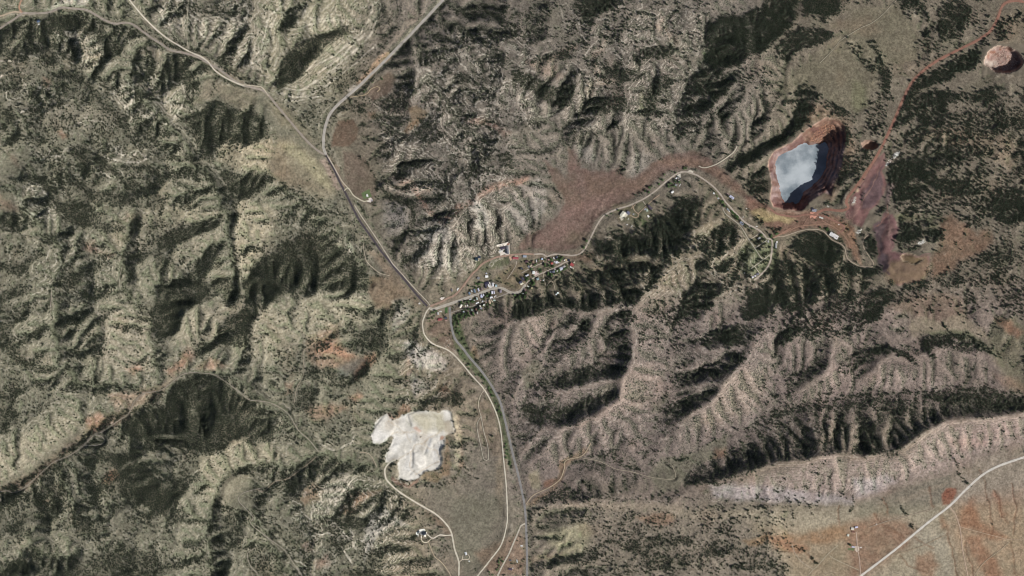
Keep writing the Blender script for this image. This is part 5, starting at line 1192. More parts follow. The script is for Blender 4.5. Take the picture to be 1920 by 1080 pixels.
# ---------------------------------------------------------------- materials
def new_mat(name, rough=0.95, spec=0.1):
    m = bpy.data.materials.new(name); m.use_nodes = True
    b = m.node_tree.nodes['Principled BSDF']
    b.inputs['Roughness'].default_value = rough
    b.inputs['Specular IOR Level'].default_value = spec
    return m, m.node_tree.nodes, m.node_tree.links, b
def nd(n, t, **kw):
    x = n.new(t)
    for k, v in kw.items(): setattr(x, k, v)
    return x
def noise_node(n, l, vec, scale, detail=3, rough=0.55):
    t = nd(n, 'ShaderNodeTexNoise'); t.inputs['Scale'].default_value = scale
    t.inputs['Detail'].default_value = detail; t.inputs['Roughness'].default_value = rough
    l.new(vec, t.inputs['Vector']); return t.outputs[0]
def ramp(n, l, fac, a, b, lo=0.0, hi=1.0):
    r = nd(n, 'ShaderNodeMapRange'); r.interpolation_type = 'SMOOTHSTEP'
    r.inputs[1].default_value = a; r.inputs[2].default_value = b; r.inputs[3].default_value = lo; r.inputs[4].default_value = hi
    l.new(fac, r.inputs[0]); return r.outputs[0]
def math_n(n, l, op, a, b=None):
    x = nd(n, 'ShaderNodeMath', operation=op)
    for i, v in enumerate((a, b)):
        if v is None: continue
        if isinstance(v, (int, float)): x.inputs[i].default_value = v
        else: l.new(v, x.inputs[i])
    return x.outputs[0]
def mixc(n, l, fac, a, b, blend='MIX'):
    x = nd(n, 'ShaderNodeMix', data_type='RGBA', blend_type=blend)
    for i, v in ((0, fac), (6, a), (7, b)):
        if isinstance(v, (int, float)): x.inputs[i].default_value = v
        elif isinstance(v, tuple): x.inputs[i].default_value = (*v, 1)
        else: l.new(v, x.inputs[i])
    return x.outputs[2]

gm, n, l, b = new_mat('ground_soil_and_rock', 1.0, 0.05)
pos = nd(n, 'ShaderNodeNewGeometry').outputs['Position']
soil = nd(n, 'ShaderNodeAttribute', attribute_name='soil').outputs['Color']
cov = nd(n, 'ShaderNodeAttribute', attribute_name='cover')
sepc = nd(n, 'ShaderNodeSeparateColor'); l.new(cov.outputs['Color'], sepc.inputs[0])
a_rock, a_brush, a_dirt = sepc.outputs[0], sepc.outputs[1], sepc.outputs[2]
sepp = nd(n, 'ShaderNodeSeparateXYZ'); l.new(pos, sepp.inputs[0])
n_big = noise_node(n, l, pos, 1 / 150, 4); n_mid = noise_node(n, l, pos, 1 / 28, 4, .6); n_fine = noise_node(n, l, pos, 1 / 11, 3, .8)
c = mixc(n, l, 1.0, soil, ramp(n, l, n_mid, .3, .7, .84, 1.16), 'MULTIPLY')
# grass: greyer green in broad drifts
c = mixc(n, l, math_n(n, l, 'MULTIPLY', ramp(n, l, n_big, .48, .68), math_n(n, l, 'MULTIPLY', a_dirt, .3)), c, mixc(n, l, .5, c, (.145, .145, .088)))
# outcrops of pale layered limestone: bands that follow the beds (level lines)
bed = math_n(n, l, 'ADD', sepp.outputs[2], math_n(n, l, 'MULTIPLY', n_mid, 2.4))
bed = math_n(n, l, 'ADD', bed, math_n(n, l, 'MULTIPLY', noise_node(n, l, pos, 1 / 260, 2), 14.0))
w1 = math_n(n, l, 'SINE', math_n(n, l, 'MULTIPLY', bed, 2 * math.pi / 11.0))
w2 = math_n(n, l, 'SINE', math_n(n, l, 'MULTIPLY', bed, 2 * math.pi / 4.1))
band = ramp(n, l, math_n(n, l, 'ADD', math_n(n, l, 'MULTIPLY', w1, .6), math_n(n, l, 'MULTIPLY', w2, .5)), .38, .72)
band = math_n(n, l, 'MULTIPLY', math_n(n, l, 'MULTIPLY', band, a_rock), ramp(n, l, n_fine, .30, .52))
c = mixc(n, l, math_n(n, l, 'MULTIPLY', band, .62), c, (.42, .38, .315))
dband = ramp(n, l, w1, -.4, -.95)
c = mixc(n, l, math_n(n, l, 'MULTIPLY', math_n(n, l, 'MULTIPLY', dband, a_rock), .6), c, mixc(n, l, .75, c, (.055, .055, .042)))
# broken pale rock lying about
c = mixc(n, l, math_n(n, l, 'MULTIPLY', math_n(n, l, 'MULTIPLY', ramp(n, l, noise_node(n, l, pos, 1 / 13, 4, .8), .56, .68), math_n(n, l, 'ADD', math_n(n, l, 'MULTIPLY', a_rock, .75), .12)), .6), c, (.40, .37, .32))
# low sagebrush and mountain mahogany: dark specks a few metres wide
vor = nd(n, 'ShaderNodeTexVoronoi'); vor.inputs['Scale'].default_value = 1 / 7.6; l.new(pos, vor.inputs['Vector'])
bsel = noise_node(n, l, pos, 1 / 45, 4, .65)
thr = math_n(n, l, 'MULTIPLY', math_n(n, l, 'ADD', a_brush, math_n(n, l, 'MULTIPLY', math_n(n, l, 'SUBTRACT', bsel, .5), 1.1)), .62)
bd = math_n(n, l, 'SUBTRACT', thr, vor.outputs['Distance'])
brush = ramp(n, l, bd, -.05, .05)
c = mixc(n, l, math_n(n, l, 'MULTIPLY', brush, .82), c, (.066, .063, .050))
c = mixc(n, l, ramp(n, l, a_dirt, 0, 1, .22, 1), c, ramp(n, l, n_fine, .28, .72, .66, 1.34), 'MULTIPLY')
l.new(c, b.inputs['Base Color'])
bump = nd(n, 'ShaderNodeBump'); bump.inputs['Strength'].default_value = 0.55; bump.inputs['Distance'].default_value = 1.6
l.new(math_n(n, l, 'ADD', math_n(n, l, 'MULTIPLY', n_fine, 0.6), math_n(n, l, 'ADD', math_n(n, l, 'MULTIPLY', brush, .35), n_mid)), bump.inputs['Height'])
l.new(bump.outputs[0], b.inputs['Normal'])

# ---------------------------------------------------------------- ground cover masks
slope = np.hypot(*np.gradient(Z, ST * PX))
BRUSH = np.clip(0.12 + 0.10 * fbm(GX, GY, 60, 3, 201), 0, 1)
for d, pp in ((.62, '690,-160 1480,-160 1460,280 1000,480 720,520'), (.62, '860,590 1450,550 1600,760 1320,900 980,940 900,720'), (.58, '1440,600 1940,600 1940,780 1440,820'), (.5, '540,880 760,900 780,1100 540,1100'), (.45, '1440,780 1920,770 1920,830 1640,940 1440,940'), (.5, '0,0 300,40 260,120 100,170 0,200'), (.55, '760,900 900,740 880,800 800,940'), (.45, '980,930 1440,930 1440,960 980,960')):
    w, m = poly_mask(pts_of(pp), 24); BRUSH[w] = np.maximum(BRUSH[w], m * d)
BRUSH = BRUSH * (0.45 + 0.55 * smooth(0.05, 0.35, slope)) + 0.16 * smooth(3.2, 5.5, FLOW)
# slopes that face north to north-west stay moist and carry more scrub and trees
gyz, gxz = np.gradient(blur(Z, 4), ST * PX)
north = gxz * .45 + gyz * .89                                       # rises towards the south-south-east = faces north-north-west
BRUSH += 0.28 * DARKS + 0.22 * smooth(0.08, 0.4, north) * (1 - FLAT) + 0.20 * STAND
BRUSH += .35 * LEDGE_LOW * (1 - LEDGE)
BRUSH *= (1 - .8 * np.clip(FLAT, 0, 1)) * (1 - .9 * LEDGE)
BARESOIL = np.zeros_like(Z)
for pp in ('1440,300 1450,280 1510,240 1546,220 1588,235 1588,270 1560,370 1500,398 1440,392 1438,340', '1838,84 1918,84 1918,142 1838,142', '1610,262 1648,262 1648,284 1610,284', '1590,400 1595,370 1635,305 1658,285 1662,320 1660,400 1680,402 1690,430 1680,470 1745,475 1722,535 1660,520 1640,480 1632,425 1615,425'):
    w, m = poly_mask(pts_of(pp), 3, False); BARESOIL[w] = np.maximum(BARESOIL[w], m)
w, m = poly_mask(QUARRY, 2); BARESOIL[w] = np.maximum(BARESOIL[w], m)
BRUSH *= 1 - BARESOIL; ROCK *= (1 - BARESOIL) * (1 - .7 * FLAT)
ROCK = np.clip(ROCK * (0.45 + 0.75 * smooth(0.08, 0.30, slope)), 0, 1) * (1 - .6 * STAND)
# bare rock shows along sharp crests, damp soil in the hollows
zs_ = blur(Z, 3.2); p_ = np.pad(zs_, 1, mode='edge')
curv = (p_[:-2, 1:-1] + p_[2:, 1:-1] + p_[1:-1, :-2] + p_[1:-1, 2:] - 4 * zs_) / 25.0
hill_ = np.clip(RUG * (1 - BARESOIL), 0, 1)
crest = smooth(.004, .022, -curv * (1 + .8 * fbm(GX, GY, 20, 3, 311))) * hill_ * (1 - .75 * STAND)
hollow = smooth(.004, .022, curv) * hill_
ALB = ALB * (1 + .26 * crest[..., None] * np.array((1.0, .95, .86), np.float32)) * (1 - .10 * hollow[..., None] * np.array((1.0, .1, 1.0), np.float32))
BRUSH = BRUSH * (1 - .6 * crest) + .18 * hollow
ROCK = np.clip(ROCK + .18 * crest, 0, 1)
# forest floor: needles and shade-loving scrub
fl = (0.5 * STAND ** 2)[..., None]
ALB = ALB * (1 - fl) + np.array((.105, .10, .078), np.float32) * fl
# stream lines and damp hollows are greener
gr = (0.35 * smooth(4.0, 6.2, FLOW) * (1 - BARESOIL))[..., None]
ALB = ALB * (1 - gr) + ALB * np.array((.80, .90, .74), np.float32) * gr
var = fbm(GX, GY, 55, 5, 211, 0.6)[..., None]
ALB = np.clip(ALB * (0.82 - .05 * smooth(820, 1000, GX) * (1 - smooth(940, 970, GY) * smooth(1380, 1480, GX)))[..., None] * (1 + (smooth(820, 1000, GX) * smooth(540, 600, GY) * (1 - smooth(930, 960, GY)))[..., None] * np.array((-.02, -.05, .02), np.float32)) * (1 + 0.20 * var) * np.array((1, 1, 1), np.float32), 0.01, 0.85)
red = smooth(.18, .5, fbm(GX, GY, 80, 4, 221))[..., None] * .35 * (1 - BARESOIL)[..., None]
ALB = ALB * (1 - red) + ALB * np.array((1.10, .96, .90), np.float32) * red

# ---------------------------------------------------------------- the ground: one sheet, fine in the frame, coarse far outside
ext = np.array([40, 100, 200, 360, 600, 1000, 1600, 2600], np.float32)
ax = np.concatenate([X0 - ext[::-1], gx, X1 + ext]); ay = np.concatenate([Y0 - ext[::-1], gy, Y1 + ext])
k = len(ext)
def padk(a): return np.pad(a, ((k, k), (k, k)) + ((0, 0),) * (a.ndim - 2), mode='edge')
AX, AY = np.meshgrid(ax, ay)
far = np.maximum(np.maximum(X0 - AX, AX - X1), np.maximum(Y0 - AY, AY - Y1)); far = np.clip(far / 400, 0, 1)
ZE = padk(Z) + far * 45 * fbm(AX, AY, 500, 3, 231)
AE = padk(ALB); CE = padk(np.stack([ROCK, np.clip(BRUSH, 0, .95), 1 - BARESOIL], -1))
ny, nx = AX.shape
co = np.stack([wx(AX), wy(AY), ZE], -1).reshape(-1, 3).astype(np.float32)
idx = np.arange(ny * nx).reshape(ny, nx)
q = np.stack([idx[1:, :-1], idx[1:, 1:], idx[:-1, 1:], idx[:-1, :-1]], -1).reshape(-1, 4)
def fast_mesh(name, co, quads, nper=4):
    me = bpy.data.meshes.new(name)
    me.vertices.add(len(co)); me.vertices.foreach_set('co', np.ascontiguousarray(co, np.float32).ravel())
    me.loops.add(len(quads) * nper); me.loops.foreach_set('vertex_index', np.ascontiguousarray(quads, np.int32).ravel())
    me.polygons.add(len(quads)); me.polygons.foreach_set('loop_start', np.arange(0, len(quads) * nper, nper, dtype=np.int32))
    me.update(calc_edges=True); me.validate(); return me
me = fast_mesh('ground', co, q)
me.polygons.foreach_set('use_smooth', np.ones(len(q), bool))
def colour_attr(me, name, arr):
    at = me.attributes.new(name, 'FLOAT_COLOR', 'POINT')
    v = np.ones((len(arr), 4), np.float32); v[:, :3] = arr; at.data.foreach_set('color', v.ravel())
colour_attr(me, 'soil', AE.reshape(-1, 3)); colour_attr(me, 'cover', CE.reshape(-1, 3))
me.materials.append(gm)
ground = bpy.data.objects.new('ground', me); col.objects.link(ground); tag(ground, kind='structure')

# ---------------------------------------------------------------- roads as strips on their graded beds
road_mats = {}
def road_mat(nm, c):
    key = tuple(int(v / 6) for v in c)
    if key in road_mats: return road_mats[key]
    m, n, l, b = new_mat('asphalt_surface' if nm == 'highway' else 'gravel_surface', .95, .15)
    p = nd(n, 'ShaderNodeNewGeometry').outputs['Position']
    cc = mixc(n, l, 1.0, lin(c), ramp(n, l, noise_node(n, l, p, 1 / 14, 4, .65), .25, .75, .84, 1.16), 'MULTIPLY')
    cc = mixc(n, l, ramp(n, l, noise_node(n, l, p, 1 / 5, 3, .7), .58, .75, 0, .35), cc, tuple(v * .72 for v in lin(c)))
    l.new(cc, b.inputs['Base Color']); road_mats[key] = m; return m
for ri, (nm, wd, c, P) in enumerate(road_list):
    T_ = np.gradient(P, axis=0); T_ /= np.hypot(T_[:, 0], T_[:, 1])[:, None] + 1e-9
    Nn = np.stack([-T_[:, 1], T_[:, 0]], 1)
    wob = 1 + (0.06 if nm in ('highway', 'street') else 0.22) * perlin(P[:, 0] / 7, P[:, 1] / 7, ri)
    rows = []
    for s in (-1, -.5, 0, .5, 1):
        Q = P + Nn * (wd / 2 * s * wob)[:, None]
        z = sample(Z, Q[:, 0], Q[:, 1]) + 0.75 + 0.02 * ri - (0.25 if abs(s) == 1 else 0)
        rows.append(np.stack([wx(Q[:, 0]), wy(Q[:, 1]), z], 1))
    R = np.stack(rows, 1); m = len(P)
    ii = np.arange(m * 5).reshape(m, 5)
    qq = np.stack([ii[:-1, :-1], ii[:-1, 1:], ii[1:, 1:], ii[1:, :-1]], -1).reshape(-1, 4)
    a_, b_, c_ = R.reshape(-1, 3)[qq[0, 0]], R.reshape(-1, 3)[qq[0, 1]], R.reshape(-1, 3)[qq[0, 2]]
    if np.cross(b_ - a_, c_ - a_)[2] < 0: qq = qq[:, ::-1]
    rm = fast_mesh(nm, R.reshape(-1, 3), qq); rm.materials.append(road_mat(nm, c))
    o = bpy.data.objects.new(nm, rm); col.objects.link(o); tag(o, kind='structure')

# ---------------------------------------------------------------- the flooded pit
m, n, l, b = new_mat('pale_pit_water', .22, .5)
p = nd(n, 'ShaderNodeNewGeometry').outputs['Position']
mottle = noise_node(n, l, p, 1 / 140, 5, .6)
cc = mixc(n, l, ramp(n, l, mottle, .32, .66), (.14, .175, .20), (.40, .44, .465))  # broad noise mixes a darker and a paler blue-grey
l.new(cc, b.inputs['Base Color'])
bp = nd(n, 'ShaderNodeBump'); bp.inputs['Strength'].default_value = .5; bp.inputs['Distance'].default_value = .6
l.new(noise_node(n, l, p, 1 / 6, 3, .7), bp.inputs['Height']); l.new(bp.outputs[0], b.inputs['Normal'])
LP = pts_of('1500,262 1530,266 1553,262 1560,275 1556,312 1546,335 1530,350 1508,378 1496,385 1472,382 1462,356 1452,312 1453,300 1470,284')
me = bpy.data.meshes.new('water')
me.from_pydata([(float(wx(x)), float(wy(y)), LAKE_Z) for x, y in LP[::-1]], [], [tuple(range(len(LP)))])
me.materials.append(m)
lake = bpy.data.objects.new('water', me); col.objects.link(lake); tag(lake, kind='structure')
# ---------------------------------------------------------------- trees
def leaf_mat(name, c1, c2):
    m, n, l, b = new_mat(name, .9, .1)
    oi = nd(n, 'ShaderNodeObjectInfo'); p = nd(n, 'ShaderNodeNewGeometry').outputs['Position']
    r = nd(n, 'ShaderNodeMix', data_type='RGBA')
    l.new(noise_node(n, l, p, 1 / 9, 2), r.inputs[0])
    r.inputs[6].default_value = (*c1, 1); r.inputs[7].default_value = (*c2, 1)
    cc = mixc(n, l, 1.0, r.outputs[2], ramp(n, l, oi.outputs['Random'], 0, 1, .75, 1.25), 'MULTIPLY')
    l.new(cc, b.inputs['Base Color']); return m
bark, n_, l_, b_ = new_mat('bark', .95, .1)
l_.new(mixc(n_, l_, noise_node(n_, l_, nd(n_, 'ShaderNodeNewGeometry').outputs['Position'], 2.0), (.09, .07, .05), (.17, .13, .10)), b_.inputs['Base Color'])
M_jun = leaf_mat('juniper_foliage', (.044, .050, .032), (.076, .081, .054))
M_pin = leaf_mat('pine_foliage', (.038, .047, .031), (.070, .079, .052))
M_cot = leaf_mat('cottonwood_foliage', (.050, .095, .036), (.115, .16, .068))
def crown_mesh(name, mat, height, base, prof, leaves, leaf, seed, lobes=5):
    """leaf-clump faces spread through a lobed crown, over a small dark heart"""
    r = random.Random(seed); V = []; F = []
    lob = [(r.uniform(0, 2 * math.pi), r.uniform(.15, .42)) for _ in range(lobes)]
    for i in range(leaves):
        t = r.random() ** .8; z = base + (height - base) * t; R = prof(t)
        a = r.uniform(0, 2 * math.pi)
        k = 1 + sum(s * math.cos(a - la) ** 3 for la, s in lob) * .35
        rr = R * k * math.sqrt(r.uniform(.18, 1)); x, y = rr * math.cos(a), rr * math.sin(a)
        s = leaf * r.uniform(.6, 1.25); az = r.uniform(0, 6.28); tilt = r.uniform(-.7, .7); tl2 = r.uniform(-.7, .7)
        b0 = len(V)
        for cx, cy in ((-1, -.6), (.9, -.8), (1.1, .7), (-.8, .9)):
            px, py = s * cx * math.cos(az) - s * cy * math.sin(az), s * cx * math.sin(az) + s * cy * math.cos(az)
            V.append((x + px, y + py, z + px * tilt + py * tl2))
        F.append((b0, b0 + 1, b0 + 2, b0 + 3))
    b0 = len(V); N = 7
    for tt in (.05, .45, .85):
        for q in range(N):
            a = 2 * math.pi * q / N; R = prof(tt) * .62 * r.uniform(.8, 1.15)
            V.append((R * math.cos(a), R * math.sin(a), base + (height - base) * tt))
    for j in range(2):
        for q in range(N):
            F.append((b0 + j * N + q, b0 + j * N + (q + 1) % N, b0 + (j + 1) * N + (q + 1) % N, b0 + (j + 1) * N + q))
    F.append(tuple(b0 + 2 * N + q for q in range(N)))
    me = bpy.data.meshes.new(name); me.from_pydata(V, [], F); me.materials.append(mat); return me
def trunk_mesh(name, h, r0, limbs, seed):
    rr = random.Random(seed); V = []; F = []
    def limb(p0, p1, a, b_, N=6):
        b0 = len(V)
        for (p, rad) in ((p0, a), (p1, b_)):
            for q in range(N):
                an = 2 * math.pi * q / N; V.append((p[0] + rad * math.cos(an), p[1] + rad * math.sin(an), p[2]))
        for q in range(N): F.append((b0 + q, b0 + (q + 1) % N, b0 + N + (q + 1) % N, b0 + N + q))
    limb((0, 0, -1.0), (0, 0, h * .45), r0, r0 * .7); limb((0, 0, h * .45), (0, 0, h * .9), r0 * .7, r0 * .15)
    for i in range(limbs):
        a = 2 * math.pi * i / limbs + rr.uniform(-.4, .4); z = h * rr.uniform(.25, .6); L = h * rr.uniform(.22, .32)
        limb((0, 0, z), (L * math.cos(a), L * math.sin(a), z + L * .6), r0 * .45, r0 * .12, 4)
    me = bpy.data.meshes.new(name); me.from_pydata(V, [], F); me.materials.append(bark); return me
egg = lambda t: 2.9 * math.sqrt(max(1 - (2 * t - .75) ** 2 * .55, .05)) * (1 - .35 * t)
cone = lambda t: 3.0 * (1.02 - t) ** .7 * (0.55 + 0.45 * min(t * 6, 1))
dome = lambda t: 5.2 * math.sqrt(max(1 - (1.7 * t - .7) ** 2, .05))
KINDS = {
    'juniper_tree': ([crown_mesh('juniper_crown', M_jun, 5.5, .5, egg, 70, .75, s) for s in (1, 2, 3)], trunk_mesh('juniper_trunk', 5, .3, 4, 1)),
    'pine_tree': ([crown_mesh('pine_crown', M_pin, 11, 1.6, cone, 95, .85, s) for s in (4, 5, 6)], trunk_mesh('pine_trunk', 10.5, .34, 5, 2)),
    'cottonwood_tree': ([crown_mesh('cottonwood_crown', M_cot, 13, 3, dome, 170, 1.0, s, 7) for s in (7, 8)], trunk_mesh('cottonwood_trunk', 12, .5, 6, 3)),
}
# where they stand: a jittered lattice thinned by the survey's density
SP = 2.15
cx, cy = np.meshgrid(np.arange(X0 + 4, X1 - 4, SP), np.arange(Y0 + 4, Y1 - 4, SP))
cx = (cx + rng.uniform(-1, 1, cx.shape)).ravel(); cy = (cy + rng.uniform(-1, 1, cy.shape)).ravel()
clump = np.clip(0.9 + 1.3 * fbm(cx, cy, 11, 3, 241), 0.1, 1.9)
dens = sample(DENS, cx, cy); nt = sample(NOTREE, cx, cy); st = sample(STAND, cx, cy)
asp = sample(north, cx, cy)
flow_ = sample(FLOW, cx, cy); flat_ = sample(FLAT, cx, cy)
dens = np.maximum(dens, .28 * smooth(.004, .02, sample(curv, cx, cy)) * (1 - flat_) * (sample(BARESOIL, cx, cy) < .2))
dens = np.maximum(dens, .34 * smooth(3.6, 5.2, flow_) * (1 - flat_) * (sample(BARESOIL, cx, cy) < .2) * smooth(1500, 1300, cx))
prob = np.clip(dens * np.where(st > .3, np.clip(.95 + .7 * asp, np.where(st > .8, .8, .55), 1.15) * np.where(cx > 1000, .82, .94), clump * np.where(cx < 720, 1.25, .95) * np.clip(np.where(cx > 1420, 1.0, .72) + 3.0 * asp, .14, 2.3)), 0, .95) * (nt < .4)
keep = rng.random(len(cx)) < np.clip(prob, 0, .95)
tx, ty = cx[keep], cy[keep]; td = dens[keep]
east = smooth(900, 1350, tx) * (1 - smooth(560, 800, ty) * .8)
is_pine = rng.random(len(tx)) < np.clip(.06 + .9 * east, 0, 1)
ts = rng.uniform(.72, 1.25, len(tx)) * np.where(is_pine, 1.12, 1.0) * np.where(rng.random(len(tx)) < .06, 1.25, 1)
tz = sample(Z, tx, ty)
